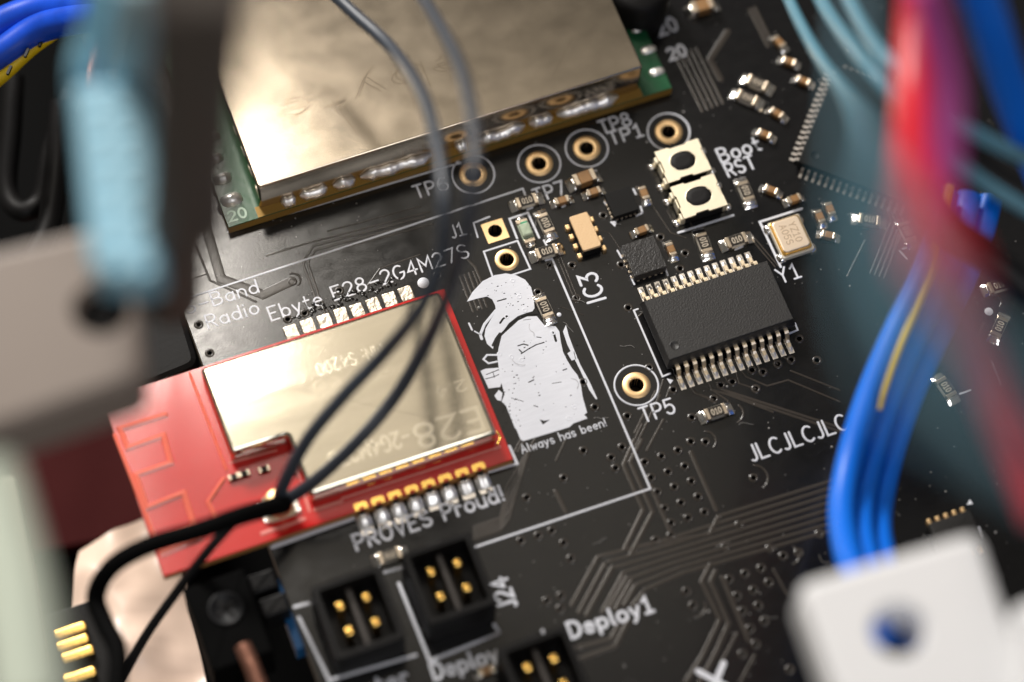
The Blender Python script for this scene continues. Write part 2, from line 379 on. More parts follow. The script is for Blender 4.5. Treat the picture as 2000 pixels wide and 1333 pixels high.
for f in of:
    c = sum((ov[i] for i in f), Vector((0, 0))) / len(f)
    if not any((c - Vector(h[0])).length < h[1] * .97 for h in holes): tris.append(tuple(f))
top = MB(); top.add([(v.x, v.y, 0) for v in ov], tris)
for c, r, n in holes: top.rings([[(x, y, z) for x, y in circ(c[0], c[1], r, n)] for z in (-1.5, 0)], capa=False, capb=False)
part('solder_mask', top, MASK, board)
core = MB(); core.rings([[(x, y, z) for x, y in outline] for z in (-1.6, -.004)], capa=False, capb=False, smooth=False)
core.add([(x, y, -1.6) for x, y in outline], [(3, 2, 1, 0)]); part('board_core', core, FR4, board)
vm = MB().lathe(0, 0, [(.17, .002), (.18, .03), (.24, .05), (.31, .035), (.36, .002)], 14).mesh('via', COPPERMASK)
for c in kept: part('via', vm, None, board, (c[0], c[1], 0))
for k, p in PADS.items():
    c = at2(*p)
    part('test_pad', MB().lathe(c[0], c[1], [(.53, -1.2), (.53, .035), (.55, .045), (1.0, .045), (1.03, .004)], 40), GOLD, board)
    part('pad_ring', MB().lathe(c[0], c[1], [(1.51, .003), (1.53, .04), (1.63, .04), (1.65, .003)], 48), SILK, board)
c = at2(967, 452)
m = MB(); n = 40
sq = []
for i in range(n):
    a = 2 * math.pi * i / n; q = .83 / max(abs(math.cos(a)), abs(math.sin(a))); sq.append((c[0] + q * math.cos(a), c[1] + q * math.sin(a)))
ci = circ(c[0], c[1], .52, n)
m.rings([[(x, y, -1.2) for x, y in ci], [(x, y, .045) for x, y in ci], [(x, y, .045) for x, y in sq], [(x, y, .004) for x, y in sq]], capa=False, capb=False, smooth=False)
part('square_pad', m, GOLD, board)
c = at2(990, 508)
part('round_pad', MB().lathe(c[0], c[1], [(.52, -1.2), (.52, .035), (.54, .045), (.86, .045), (.89, .004)], 40), GOLD, board)

def ptz(pts, z=0.0): return [at2(*p, z) for p in pts]
def silk_line(pts, wd=.16, closed=False, z=.0): part('outline_line', MB().strip(ptz(pts), FLAT(wd, .040), closed=closed, ez=z), SILK, board)
silk_line([(1066, 509), (1078, 506), (1270, 955), (925, 1070)], .17)
silk_line([(366, 583), (1021, 369), (1027, 384)], .16)
silk_line([(445, 453), (900, 318)], .15)
silk_line([(945, 492), (1011, 471), (1036, 526), (965, 549)], .15, True)
silk_line([(933, 464), (924, 436), (956, 424)], .15)
silk_line([(1053, 465), (1031, 416), (995, 428), (1010, 466)], .17)
silk_line([(1246, 604), (1238, 607), (1294, 736), (1309, 730)], .15)
silk_line([(1553, 632), (1558, 645), (1541, 652)], .15)
silk_line([(1325, 455), (1432, 421)], .19)
silk_line([(1566, 408), (1484, 434), (1525, 522)], .19)
silk_line([(532, 1069), (692, 1012)], .32); silk_line([(955, 922), (1010, 906), (995, 872)], .22)
for a, b in (((584, 1207), (645, 1333)), ((575, 1186), (602, 1179)), ((657, 1156), (695, 1146)), ((779, 1140), (839, 1291)), ((650, 1327), (812, 1280)), ((843, 1290), (976, 1237)), ((976, 1236), (965, 1220)), ((752, 1118), (790, 1108)), ((1600, 1296), (1612, 1326)), ((1060, 1232), (1064, 1256))):
    silk_line([a, b], .24)
for a, b in (((1046, 386), (1060, 384)), ((1030, 410), (1040, 406)), ((1098, 405), (1104, 402)), ((1180, 395), (1186, 402)), ((1237, 370), (1242, 380)), ((1243, 422), (1255, 416)), ((1255, 416), (1251, 404)), ((1206, 490), (1214, 504)), ((1232, 540), (1239, 556)), ((1062, 470), (1069, 482)), ((916, 632), (922, 645)), ((1436, 488), (1450, 482)), ((1300, 526), (1304, 538)), ((1758, 490), (1772, 506)), ((1764, 486), (1786, 480)), ((1875, 770), (1895, 763)), ((1920, 712), (1937, 706)), ((1937, 706), (1955, 752)), ((1955, 752), (1925, 764)), ((1820, 1024), (1829, 1046)), ((1912, 1030), (1918, 1050))):
    silk_line([a, b], .15)
for q in ([(1302, 740), (1315, 743), (1309, 751)], [(1191, 434), (1205, 432), (1201, 444)], [(1894, 976), (1900, 985), (1888, 987)]):
    part('pin_mark', MB().prism(ccw(ptz(q)), .002, .039), SILK, board)
for p, r in (((827, 553), .42), ((1092, 615), .15), ((1931, 609), .3)):
    c = at2(*p); part('pin_mark', MB().lathe(c[0], c[1], [(r + .02, .003), (r, .026), (.001, .026)], 20), SILK, board)
for txt, a, b, h, sw in (
    ('S-Band', (366, 614), (506, 571), 1.05, .15), ('Radio', (408, 642), (507, 611), 1.05, .15), ('Ebyte E28-2G4M27S', (531, 627), (917, 502), 1.1, .15),
    ('TP6', (814, 388), (876, 369), 1.05, .16), ('TP7', (1049, 396), (1106, 378), 1.1, .17), ('TP8', (1177, 261), (1234, 243), 1.05, .17), ('TP1', (1195, 283), (1257, 265), 1.05, .17),
    ('Boot', (1410, 318), (1487, 292), 1.15, .17), ('RST', (1424, 346), (1478, 328), 1.1, .17), ('Y1', (1526, 554), (1565, 541), 1.15, .16), ('TP5', (1258, 826), (1320, 806), 1.15, .17),
    ('JLCJLCJLC', (1470, 902), (1656, 838), 1.2, .17), ('PROVES Proud!', (698, 1075), (985, 977), 1.15, .22), ('Always has been!', (1021, 886), (1185, 832), .62, .10),
    ('Deploy1', (1118, 1247), (1277, 1194), 1.15, .24), ('Deploy', (850, 1328), (974, 1290), 1.15, .24), ('aster', (688, 1372), (800, 1334), 1.15, .24),
    ('J1', (884, 466), (910, 458), 1.0, .15), ('IC3', (1183, 584), (1163, 532), 1.35, .22), ('J24', (1010, 1183), (988, 1126), 1.25, .22), ('X', (1384, 1366), (1434, 1350), 2.1, .45),
    ('20', (1290, 70), (1325, 58), 1.2, .2), ('20', (1310, 118), (1342, 108), 1.0, .2)):
    text_parts('printed_letter', txt, at2(*a), at2(*b), h, sw, SILK, board)

# printed emblem of a figure with a plumed helmet
E8 = lambda pts: ccw(ptz(zz(3.5075, 880, 520, pts)))
em = MB()
em.prism(E8([(112,245),(150,180),(220,105),(300,65),(380,52),(450,65),(510,95),(550,145),(568,210),(575,290),(560,312),(520,322),(460,345),(400,392),(365,440),(340,465),(300,530),(290,570),(250,535),(232,480),(240,430),(280,360),(312,315),(305,270),(285,230),(250,210),(180,225)]), .002, .042)
em.prism(E8([(380,452),(465,375),(525,348),(590,345),(640,405),(720,415),(745,450),(755,520),(770,590),(800,650),(830,700),(870,750),(890,800),(905,900),(935,1005),(915,1020),(938,1045),(840,1080),(815,1105),(500,1200),(480,1190),(450,1120),(440,1110),(420,1060),(380,960),(350,930),(370,880),(345,790),(330,700),(320,620),(330,560),(350,480)]), .002, .043)
em.prism(E8([(205,720),(240,705),(328,698),(350,795),(340,830),(260,840)]), .002, .040)
em.prism(E8([(300,890),(330,850),(356,872),(346,925),(320,920)]), .002, .039)
em.prism(E8([(770,450),(790,405),(810,480),(840,560),(890,680),(950,790),(1005,910),(995,915),(950,850),(890,720),(850,640),(800,540)]), .002, .041)
em.prism(E8([(800,600),(830,580),(852,640),(830,650)]), .002, .042)
for p, wd in (([(214,500),(204,470),(232,400),(310,305)], .22), ([(204,470),(165,448)], .12), ([(318,610),(250,610),(225,640),(260,668),(318,655)], .16)):
    em.strip(ptz(zz(3.5075, 880, 520, p)), FLAT(wd, .0385))
part('printed_emblem', em, SILK, board)
gaps = MB()
for p, wd in (([(374,436),(420,385),(470,350),(540,326),(600,328)], .10), ([(340,392),(358,365),(388,344)], .16), ([(290,545),(312,500),(338,465)], .20), ([(484,602),(540,566),(590,540),(640,525)], .09), ([(462,548),(500,536),(530,545)], .10), ([(470,575),(490,595)], .10), ([(705,455),(722,515)], .18), ([(590,488),(620,492)], .07), ([(322,242),(380,226)], .10), ([(415,905),(500,930)], .05), ([(570,958),(597,966)], .07), ([(535,798),(570,782)], .09), ([(695,806),(760,796)], .05), ([(770,716),(795,706)], .09), ([(500,372),(550,366)], .04), ([(245,745),(330,712)], .06), ([(240,775),(290,762),(330,745)], .06), ([(290,725),(300,765)], .05), ([(845,590),(857,640)], .05)):
    gaps.strip(ptz(zz(3.5075, 880, 520, p)), FLAT(wd, .008), ez=.040)
gaps.prism(E8([(610,1052),(640,1062),(680,1055),(650,1075),(632,1088)]), .040, .048)
for k in range(110):
    q = random.choice([(random.uniform(380, 880), random.uniform(480, 1060)), (random.uniform(230, 560), random.uniform(110, 320)), (random.uniform(330, 480), random.uniform(700, 1160))])
    x, y = zz(3.5075, 880, 520, [q])[0]; c = at2(x, y); r_ = random.uniform(.012, .045); gaps.prism(circ(c[0], c[1], r_ * random.uniform(1, 2.2), 6, r_), .040, .046)
o = part('emblem_gap', gaps, MASK, board); o['kind'] = 'stuff'
sm = MB().lathe(0, 0, [(.20, .043), (.17, .06), (.12, .06), (.09, .044)], 14).mesh('inked_via', SILK)
for p in ((425,102),(470,212),(508,305),(385,348),(335,605),(418,624),(486,645),(700,460),(848,968),(810,1045)):
    c = at2(*zz(3.5075, 880, 520, [p])[0]); part('inked_via', sm, None, board, (c[0], c[1], 0))

# copper tracks under the mask
def track(pts, wd=.26, h=.05, n=1, step=(0, 0)):
    for k in range(n):
        part('copper_track', MB().strip(ptz([(x + step[0] * k, y + step[1] * k) for x, y in pts]), ROUND(wd, h * .5)), COPPERMASK, board)
track([(398, 430), (432, 545), (514, 576), (569, 550)], .75, .05)
track([(368, 440), (372, 455), (410, 548), (500, 590)], .18)
track([(830, 424), (612, 481), (596, 505), (593, 519), (616, 582), (635, 612)], .2); track([(838, 430), (616, 489), (603, 508), (602, 518), (624, 582), (642, 612)], .2)
track([(840, 414), (606, 474), (520, 500)], .16); track([(846, 438), (640, 492)], .16); track([(820, 404), (640, 452)], .14)
track([(820, 498), (742, 525), (727, 546), (709, 570)], .12); track([(348, 555), (405, 535)], .1)
track([(909, 503), (928, 522), (948, 570)], .2, .022); track([(898, 540), (924, 609)], .16, .02, n=4, step=(9, -3))
track([(1089, 503), (1125, 592)], .13, n=2, step=(6, -2))
for p in ([(515,1205),(545,1240),(620,1270),(645,1275)], [(615,1170),(640,1220),(730,1280),(742,1330)], [(665,1175),(685,1212),(960,1330)], [(710,1130),(730,1170),(755,1190)], [(780,1110),(800,1180),(895,1212)], [(815,1110),(840,1140),(965,1195)], [(1090,1160),(1394,1288)], [(1105,1105),(1394,1220)], [(910,1075),(928,1118)], [(1005,1040),(1025,1065)], [(1060,1020),(1100,1050)], [(740,1250),(1000,1350)], [(965,1195),(1090,1160)], [(230,760),(185,800)], [(350,1160),(310,1290)], [(390,1200),(370,1260)]):
    track(zz(3.03, 1180, 360, p), .15)
for p in ([(350,5),(440,30),(980,210)], [(400,4),(990,195)], [(260,0),(275,20),(345,45)], [(95,10),(0,200)], [(115,30),(5,260)], [(130,140),(55,280)], [(630,820),(690,930)], [(465,1110),(390,1250)], [(545,1210),(480,1333)]):
    track(zz(2.327, 1240, 760, p), .22)
for p in ([(490,0),(415,170),(430,210),(550,480),(420,750)], [(540,0),(460,150),(615,495),(460,790)], [(600,310),(735,625)], [(875,85),(1050,480)], [(1065,525),(1008,640)], [(240,800),(60,1130)], [(285,850),(110,1180)], [(340,870),(160,1200)], [(410,920),(270,1180)], [(440,940),(320,1150)], [(470,965),(360,1160)], [(495,1000),(420,1130)], [(545,1050),(480,1130)], [(1010,850),(950,970),(1075,1230),(955,1480),(840,1660)], [(1045,895),(1010,970),(1135,1255),(1050,1450),(940,1660)], [(1090,940),(1270,1370)]):
    track(zz(3.5075, 1100, 860, p), .36, .06)
for k in range(7): track([(1175 + k * 14, 1086 + k * 11), (1290 + k * 8, 1058 + k * 10), (1640, 948 + k * 14)], .30, .04)
track([(1403, 1009), (1640, 935)], .3, .05); track([(1388, 1043), (1220, 1074)], .3, .04); track([(1228, 1212), (1202, 1262), (1133, 1287)], .36, .06); track([(1208, 1223), (1194, 1248), (1120, 1268)], .36, .06)
for k in range(5): track([(1046 - k * 4, 856 + k * 9), (990 + k * 1, 950 + k * 16), (978, 1012 + k * 6), (926, 1030 + k * 6)], .2, .05)
track([(1106, 857), (1086, 900)], .2); track([(1254, 829), (1223, 897)], .22); track([(1085, 960), (1105, 1000)], .35); track([(1017, 860), (1004, 885)], .2, n=2, step=(8, -2))
track([(1320, 110), (1372, 218)], .22, n=5, step=(10, -4)); track([(1421, 62), (1386, 117), (1407, 155)], .5); track([(1465, 20), (1500, 90)], .3, n=2, step=(9, -4))
track([(1722, 385), (1742, 430), (1700, 534)], .13, n=4, step=(9, 3)); track([(1690, 470), (1655, 540)], .13); track([(1755, 460), (1738, 520)], .13); track([(1921, 632), (1901, 678)], .2); track([(1968, 500), (2010, 560)], .2, n=3, step=(-22, -18))
track([(1340, 400), (1350, 440), (1385, 455)], .1); track([(1465, 455), (1520, 520)], .12, n=2, step=(-6, 2)); track([(1303, 412), (1318, 440)], .08); track([(1270, 395), (1310, 455), (1340, 465)], .1)
track([(1095, 600), (1140, 616)], .07); track([(1160, 448), (1190, 455), (1213, 490)], .07)
for p, a0, a1, r in (((1378, 862), -60, 70, .75), ((1474, 934), -70, 70, .95), ((1542, 1085), -90, 40, .7), ((1356, 1185), -110, 0, .8), ((1940, 590), -60, 120, .6), ((572, 548), -60, 90, .55), ((1430, 808), -80, 30, .8)):
    c = at2(*p); part('copper_track', MB().strip(arc(c[0], c[1], r, r, a0, a1, 10), ROUND(.18, .05)), COPPERMASK, board)

# dust and lint lying on the board
du = MB()
for k in range(900):
    x = random.uniform(XL + .5, 42); y = random.uniform(-30, 30); r_ = random.uniform(.015, .05) * (2.2 if random.random() < .07 else 1)
    du.lathe(x, y, [(r_, .002), (r_ * .7, r_ * .9), (.001, r_ * 1.1)], 5)
for k in range(26):
    x = random.uniform(-8, 30); y = random.uniform(-26, 18); a = random.uniform(0, 6.28); pts = [(x, y, .05)]
    for i in range(4): a += random.uniform(-.9, .9); x += .28 * math.cos(a); y += .28 * math.sin(a); pts.append((x, y, .05 + random.uniform(0, .06)))
    du.tube(pts, .011, 5, 3)
o = part('dust', du, mat('dust', (.42, .40, .38), rough=.9), board); o['kind'] = 'stuff'

# ---------------------------------------------------------------- radio module on red board
ZT = .9
RX0, RY1 = at2(200, 780, ZT); RX1 = at2(1005, 905, ZT)[0]; RY0 = (at2(1005, 905, ZT)[1] + at2(310, 1120, ZT)[1]) / 2; RY1 = (at2(200, 780, ZT)[1] + at2(865, 565, ZT)[1]) / 2
radio = thing('radio_module', 'red radio module with cream shield can and zigzag aerial, overhanging the left board edge', 'radio module', (0, 0, 0))
pins_b = [at2(*p) for p in zz(3.70, 560, 780, [(530,768),(655,724),(778,688),(900,648),(1020,607),(1140,566),(1262,523),(1380,478)])]
edge = [(RX0, RY0)]
edge.append((RX1, RY0)); edge += [(RX1, RY1), (RX0, RY1)]
part('red_substrate', MB().prism(edge, .12, ZT, .02), REDMASK, radio)
sidem = MB(); sidem.rings([[(x, y, z) for x, y in offset(edge, -.012)] for z in (.14, ZT - .07)], capa=False, capb=False, smooth=False); part('substrate_edge', sidem, mat('red_board_edge', (.42, .20, .06), rough=.6), radio)
ZC = 2.6
cp = ptz([(390, 716), (867, 569), (972, 851), (606, 962), (561, 850), (452, 884)], ZC)
x0, y1 = cp[0][0], (cp[0][1] + cp[1][1]) / 2; x1 = cp[2][0]; yb = (cp[2][1] + cp[3][1]) / 2; xn = (cp[3][0] + cp[4][0]) / 2; yn = (cp[4][1] + cp[5][1]) / 2
can = [(x0, yn), (xn, yn), (xn, yb), (x1, yb), (x1, y1), (x0, y1)]
def round_poly(poly, r, n=4):
    out = []; m = len(poly)
    for i in range(m):
        a, b, c = Vector(poly[i - 1]), Vector(poly[i]), Vector(poly[(i + 1) % m]); u = (a - b).normalized(); v = (c - b).normalized()
        p, q = b + u * r, b + v * r
        for k in range(n + 1):
            t = k / n; out.append(tuple(p * (1 - t) ** 2 + b * 2 * t * (1 - t) + q * t * t))
    return out
part('shield_can', MB().prism(round_poly(can, .3), ZT + .03, ZC, .26, smooth=True), CAN, radio)
lw = x1 - x0; lh = y1 - yb
def can_text(t, px0, px1, h, sw, m):  # printed upside down, so the baseline runs from right to left
    text_parts('can_letter', t, at2(*px0, ZC), at2(*px1, ZC), h, sw, m, radio, z=ZC + .004, thick=.0008)
can_text('E28', (930, 796), (806, 834), 1.75, .30, CANINK); can_text('-2G4M27S', (795, 838), (640, 886), 1.2, .18, CANINK)
can_text('MN: S4200', (742, 672), (616, 712), .95, .13, CANINK); can_text('0090077', (590, 724), (472, 762), .85, .12, CANDIM); can_text('SN: 00', (760, 708), (610, 748), .8, .10, CANDIM)
can_text('2.4', (905, 742), (850, 760), .8, .12, CANINK)
# aerial and fine red tracks
def red_track(pts, wd, h, m=REDTRACE, name='aerial_track'): part(name, MB().strip(ptz(pts, ZT), ROUND(wd, h), ez=ZT), m, radio)
red_track(zz(2.667, 180, 640, [(380,455),(145,530),(185,628),(372,562),(410,705),(228,768),(285,940),(478,862),(530,1028),(330,1095),(365,1178),(560,1100)]), .44, .14)
red_track(zz(2.667, 180, 640, [(685,790),(605,910),(655,1015)]), .34, .12); red_track(zz(2.667, 180, 640, [(118,560),(330,1100)]), .30, .10, name='edge_track')
red_track(zz(2.667, 180, 640, [(508,240),(700,742)]), .22, .10, name='can_rim_track')
red_track(zz(3.70, 560, 780, [(400,718),(1540,345)]), .17, .04, PINKINK, 'ink_line'); red_track(zz(3.70, 560, 780, [(205,800),(395,738)]), .28, .04, PINKINK, 'ink_line')
red_track(zz(3.70, 560, 780, [(125,690),(165,810)]), .2, .04, PINKINK, 'ink_line'); red_track(zz(2.667, 180, 640, [(885,1075),(1105,998)]), .26, .05, PINKINK, 'ink_line')
red_track(zz(2.667, 180, 640, [(720,705),(960,640)]), .14, .04, PINKINK, 'ink_line')
red_track(zz(3.70, 560, 780, [(1520,235),(1545,275),(1525,325)]), .16, .05, GOLDB, 'gold_corner')
gm = MB().box(0, 0, .62, .34, 0, .03, .01, .08).mesh('gold_pad', GOLDB)
for p in zz(3.70, 560, 780, [(480,640),(605,602),(728,560),(845,517),(965,480),(1085,440),(1205,395),(1330,357)]):
    c = at2(*p, ZT); part('gold_pad', gm, None, radio, (c[0], c[1], ZT + .001))
xs0, xs1 = at2(*zz(3.70, 560, 780, [(532, 762)])[0], ZT), at2(*zz(3.70, 560, 780, [(1382, 480)])[0], ZT)
cm = MB(); half = [(-.48, .02), (-.48, .46), (-.34, .56), (.34, .56), (.48, .46), (.48, .02)] + [(.22 * math.cos(R(a)), .22 * math.sin(R(a))) for a in (0, 45, 90, 135, 180)]
cm.prism(ccw(half), 0, .035); cm.rings([[(.25 * math.cos(R(a)), .0 + .22 * math.sin(R(a)), z) for a in range(0, 181, 30)] for z in (-.75, .03)], closed=False, capa=False, capb=False)
cme = cm.mesh('edge_contact', GOLDB)
for k in range(8):
    t = k / 7; part('edge_contact', cme, None, radio, (xs0[0] + (xs1[0] - xs0[0]) * t, RY0 - .012, ZT + .002))
for k, p in enumerate(zz(3.70, 560, 780, [(565,885),(690,840),(812,803),(935,752),(1052,710),(1172,670),(1297,630),(1418,588)])):
    c = at2(*p, .4); rs = []
    for i in range(7):
        u = (i / 6 - .5); e = 1 - abs(u * 2) ** 4 * .55; j = random.uniform(-.04, .04); x = c[0] + u * 1.04
        rs.append([(x, RY0 - .16, .01), (x, RY0 - .16, (.56 + j) * e), (x, RY0 - .34, (.58 + j) * e), (x, RY0 - .62, (.45 + j * 2) * e), (x, RY0 - .92, (.27 + j * 2) * e), (x, RY0 - 1.14 + .16 * (1 - e), .07 * e), (x, RY0 - 1.2 + .26 * (1 - e), .008)])
    part('solder_joint', MB().rings(rs), JOINT, radio)
    if k % 2: part('solder_bead', MB().blob(c[0] + random.uniform(-.2, .25), RY0 - 1.36, .004, .34, .5, .18, n=10, jit=.1), SOLDER, radio)
    part('board_pad', MB().box(c[0], c[1] - .1, .92, 1.5, .003, .03, .01, .12), SOLDERM, radio)
    part('gap_shade', MB().prism([(c[0] - .26, RY0 - .02), (c[0] + .26, RY0 - .02), (c[0] + .1, RY0 - .26), (c[0] - .1, RY0 - .26)][::-1], .03, .72, .05), RUBBER, radio)  # black filler painting the shade of the gap behind each joint
for k, p in enumerate(zz(3.333, 340, 420, [(765,762),(873,722),(983,690),(1090,655),(1195,622),(1300,585),(1407,550),(1512,510)])):
    c = at2(*p, .2); part('solder_joint', MB().box(c[0], c[1] + .02, .98 + random.uniform(-.05, .05), 1.15 + random.uniform(-.06, .06), .003, .16 + random.uniform(-.03, .04), .06, .12, random.uniform(-.04, .04)), mat('flat_solder', (.70, .62, .51), metal=1, rough=.38, bump=.8, bscale=2.6, bd=.12) if k == 0 else MATS['flat_solder'], radio)
fl = MB()
for k in range(60):
    px = 562 + random.random() * 220; py = 625 - (px - 570) * .335 + random.uniform(-16, 4); c = at2(px, py)
    fl.blob(c[0], c[1], .003, random.uniform(.15, .5), random.uniform(.12, .35), random.uniform(.03, .09), n=8, jit=.2)
o = part('flux_residue', fl, mat('flux', (.006, .005, .004), rough=.07), radio); o['kind'] = 'stuff'
# aerial socket and small chips on the red board
c = at2(545, 985, ZT + .6)
sb = part('aerial_socket', MB().box(c[0], c[1], 2.0, 1.9, ZT + .002, ZT + .35, .06, .15), mat('socket_base', (.62, .52, .36), rough=.45), radio)
part('socket_ring', MB().lathe(c[0], c[1], [(.95, ZT + .3), (.95, ZT + 1.0), (.88, ZT + 1.05), (.80, ZT + 1.0), (.8, ZT + .4), (.001, ZT + .4)], 28), GOLD, sb)
part('socket_pin', MB().lathe(c[0], c[1], [(.22, ZT + .4), (.22, ZT + .95), (.001, ZT + 1.0)], 14), GOLDB, sb)
for dx in (-1.15, 1.15): part('socket_pad', MB().box(c[0] + dx, c[1], .45, 1.7, ZT + .003, ZT + .2, .05, .1), SOLDER, sb)
for p, rt in (((457, 932), 0), ((477, 926), 0), ((516, 917), 0), ((572, 912), 1.57)):
    c = at2(*p, ZT + .2); rb = part('small_chip', MB().box(c[0], c[1], .4, .42, ZT + .003, ZT + .3, .04, .05), RESBODY, radio)
    for d in (-.3, .3):
        part('chip_end', MB().box(c[0] + (d if not rt else 0), c[1] + (d if rt else 0), .22, .44, ZT + .003, ZT + .32, .04, .06), TIN, rb)

# ---------------------------------------------------------------- transmitter module with the large can
Z1 = 1.0; Z2 = 4.3
amp = thing('amplifier_module', 'green radio module under a large bronze shield can at the top of the board', 'radio module')
ax0 = at2(443, 436, Z1)[0]; ay0 = at2(443, 436, Z1)[1]; ax1 = at2(1316, 180, Z1)[0]; ay0 = (ay0 + at2(1316, 180, Z1)[1]) / 2
part('green_substrate', MB().prism([(ax0, ay0), (ax1, ay0), (ax1, ay0 + 24), (ax0, ay0 + 24)], .05, Z1, .02), GREENMASK, amp)
part('substrate_edge', MB().rings([[(x, y, z) for x, y in offset([(ax0, ay0), (ax1, ay0), (ax1, ay0 + 24), (ax0, ay0 + 24)], -.012)] for z in (.08, Z1 - .07)], capa=False, capb=False, smooth=False), mat('gold_edge', (.30, .17, .03), metal=.3, rough=.5), amp)
part('gold_border', MB().prism([(ax0 + 2.3, ay0 + .02), (ax1 - 2.3, ay0 + .02), (ax1 - 2.3, ay0 + .9), (ax0 + 2.3, ay0 + .9)], Z1 - .01, Z1 + .02), MATS['gold_edge'], amp)
bx0, by0 = at2(502, 364, Z2); bx1, by1 = at2(1257, 133, Z2); by0 = (by0 + by1) / 2
part('shield_can', MB().prism(round_poly([(bx0, by0), (bx1, by0), (bx1, by0 + 20), (bx0, by0 + 20)], .25), Z1 + .03, Z2, .14, smooth=True), CANBIG, amp)
def seg(p, q): return at2(*p, Z1), at2(*q, Z1)
for p, q in (zz(2.898, 380, 0, [(485,1142),(568,1112)]), zz(2.898, 380, 0, [(592,1108),(748,1056)]), zz(2.898, 380, 0, [(782,1050),(905,1004)]), zz(2.898, 380, 0, [(935,1000),(1340,872)]), zz(2.898, 780, 0, [(315,838),(380,815)]), zz(2.898, 780, 0, [(432,802),(712,716)]), zz(2.898, 780, 0, [(735,712),(870,668)]), zz(2.898, 780, 0, [(892,660),(1240,555)])):
    a, b = seg(p, q); L = abs(b[0] - a[0]); n = max(3, int(L / .7)); ring = []
    yy = by0 - .02; rs = []
    for i in range(n * 2 + 1):
        t = i / (n * 2); x = a[0] + L * t; e = min(1, min(t, 1 - t) * 6 + .25); hgt = (.62 + random.uniform(-.12, .16)) * e; dep = (.60 + random.uniform(-.08, .08)) * e
        rs.append([(x, yy, Z1 + .02), (x, yy - dep, Z1 + .022), (x, yy - dep * .86, Z1 + hgt * .42), (x, yy - dep * .45, Z1 + hgt * .85), (x, yy, Z1 + hgt)])
    part('solder_seam', MB().rings(rs, closed=True), JOINT, amp)
for p, s in (((421, 313), .8), ((434, 352), 1.0), ((452, 393), 1.15), ((414, 270), .8)):
    c = at2(*p, .8); part('solder_joint', MB().blob(c[0], c[1], .02, 1.9 * s, 1.35 * s, 1.5, jit=.08), JOINT, amp)
for p in ((1247, 55), (1266, 97), (1283, 140), (1229, 14)):
    c = at2(*p, 1.05); part('solder_joint', MB().blob(c[0], c[1], Z1 - .1, 1.25, .72, .28, jit=.05, pw=.6), JOINT, amp)
c = at2(462, 421, Z1); part('printed_number', text_mb('20', (c[0] - .6, c[1] - .35), (c[0] + .7, c[1] - .35), .8, .17, z=Z1 + .002), mat('pale_green_ink', (.5, .62, .5), rough=.5), amp)
def outline_word(txt, pa, pb, h):
    a, b = at2(*pa, Z2), at2(*pb, Z2)
    d = (Vector(b) - Vector(a)).normalized(); n = Vector((-d.y, d.x))
    text_parts('engraved_letter', txt, a, b, h, .07, CANLINE, amp, z=Z2 + .002, thick=.0008)
    text_parts('engraved_letter', txt, Vector(a) + d * .42 + n * .30, Vector(b) + d * .30 + n * .30, h * .86, .06, CANLINE, amp, z=Z2 + .004, thick=.0008)
outline_word('ebyte', (900, 95), (545, 200), 2.3)
for p, q in (((1000, 40), (1036, 105)), ((660, 210), (700, 265)), ((1080, 150), (1120, 70))):
    part('scratch', MB().strip(ptz([p, q], Z2), FLAT(.025, .0006), ez=Z2 + .002), CANLINE, amp)

# ---------------------------------------------------------------- small parts: prototypes
def chip_proto(kind):
    """chip lying along x, top about half a millimetre up"""
    if kind == 'resistor':
        t = thing('chip_resistor', 'proto', 'resistor'); L, W, H = 1.6, .84, .5
    elif kind == 'capacitor':
        t = thing('chip_capacitor', 'proto', 'capacitor'); L, W, H = 1.05, .54, .52
    else:
        t = thing('chip_capacitor', 'proto', 'capacitor'); L, W, H = 1.7, .95, .85
    e = .30 if kind == 'resistor' else L * .23
    if kind == 'resistor':
        part('body', MB().box(0, 0, L - 2 * e, W, .06, H - .02), CERAMIC, t); part('film', MB().box(0, 0, L - 2 * e + .04, W - .03, H - .015, H + .02, .02), RESBODY, t)
    else: part('body', MB().box(0, 0, L - 2 * e, W, .06, H, .05, .05), CAPBODY, t)
    em_ = MB().box(0, 0, e, W + .03, .05, H + .015, .06, .06).mesh('terminal', TIN)
    fm = MB(); q = .58 if kind != 'capacitor' else .42
    rs = []
    for i in range(9):
        y = (i / 8 - .5) * (W + .12); s = 1 - abs(i / 8 - .5) ** 3 * 3.0; hh = H * .72 * s
        rs.append([(0, y, .01), (0, y, .03 + hh), (q * .22, y, .02 + hh * .72), (q * .58, y, .02 + hh * .45), (q * .9 * (0.85 + .15 * s), y, .02 + hh * .18), (q * (0.85 + .15 * s), y, .008)])
    fm.rings(rs); fme = fm.mesh('solder_fillet', SOLDER)
    for s in (1, -1):
        part('terminal', em_, None, t, (s * (L / 2 - e / 2), 0, 0)); part('solder_fillet', fme, None, t, (s * L / 2, 0, 0), rot=0 if s > 0 else math.pi)
    if kind == 'resistor':
        part('value_print', text_mb('010', (-.36, -.22), (.36, -.22), .44, .07, z=H + .02, thick=.006), MARK, t)
    return t
PROTO = {k: chip_proto(k) for k in ('resistor', 'capacitor', 'capbig')}; USED = set()
def place(kind, px, py, rot, label, group, ends=None, scale=None, z=.45):
    c = at2(px, py, z); rot += random.uniform(-.05, .05)
    if ends:
        a, b = at(*ends[0]), at(*ends[1]); rot = math.atan2(b.y - a.y, b.x - a.x)
    if kind in USED: o = dup(PROTO[kind], (c[0], c[1], .004), rot, label, group, scale)
    else:
        o = PROTO[kind]; USED.add(kind); o.location = (c[0], c[1], .004); o.rotation_euler = (0, 0, rot); o['label'] = label; o['group'] = group
        if scale: o.scale = scale
    return o
RG, CG = 'black chip resistors soldered to the board', 'tan chip capacitors soldered to the board'
V = math.pi / 2
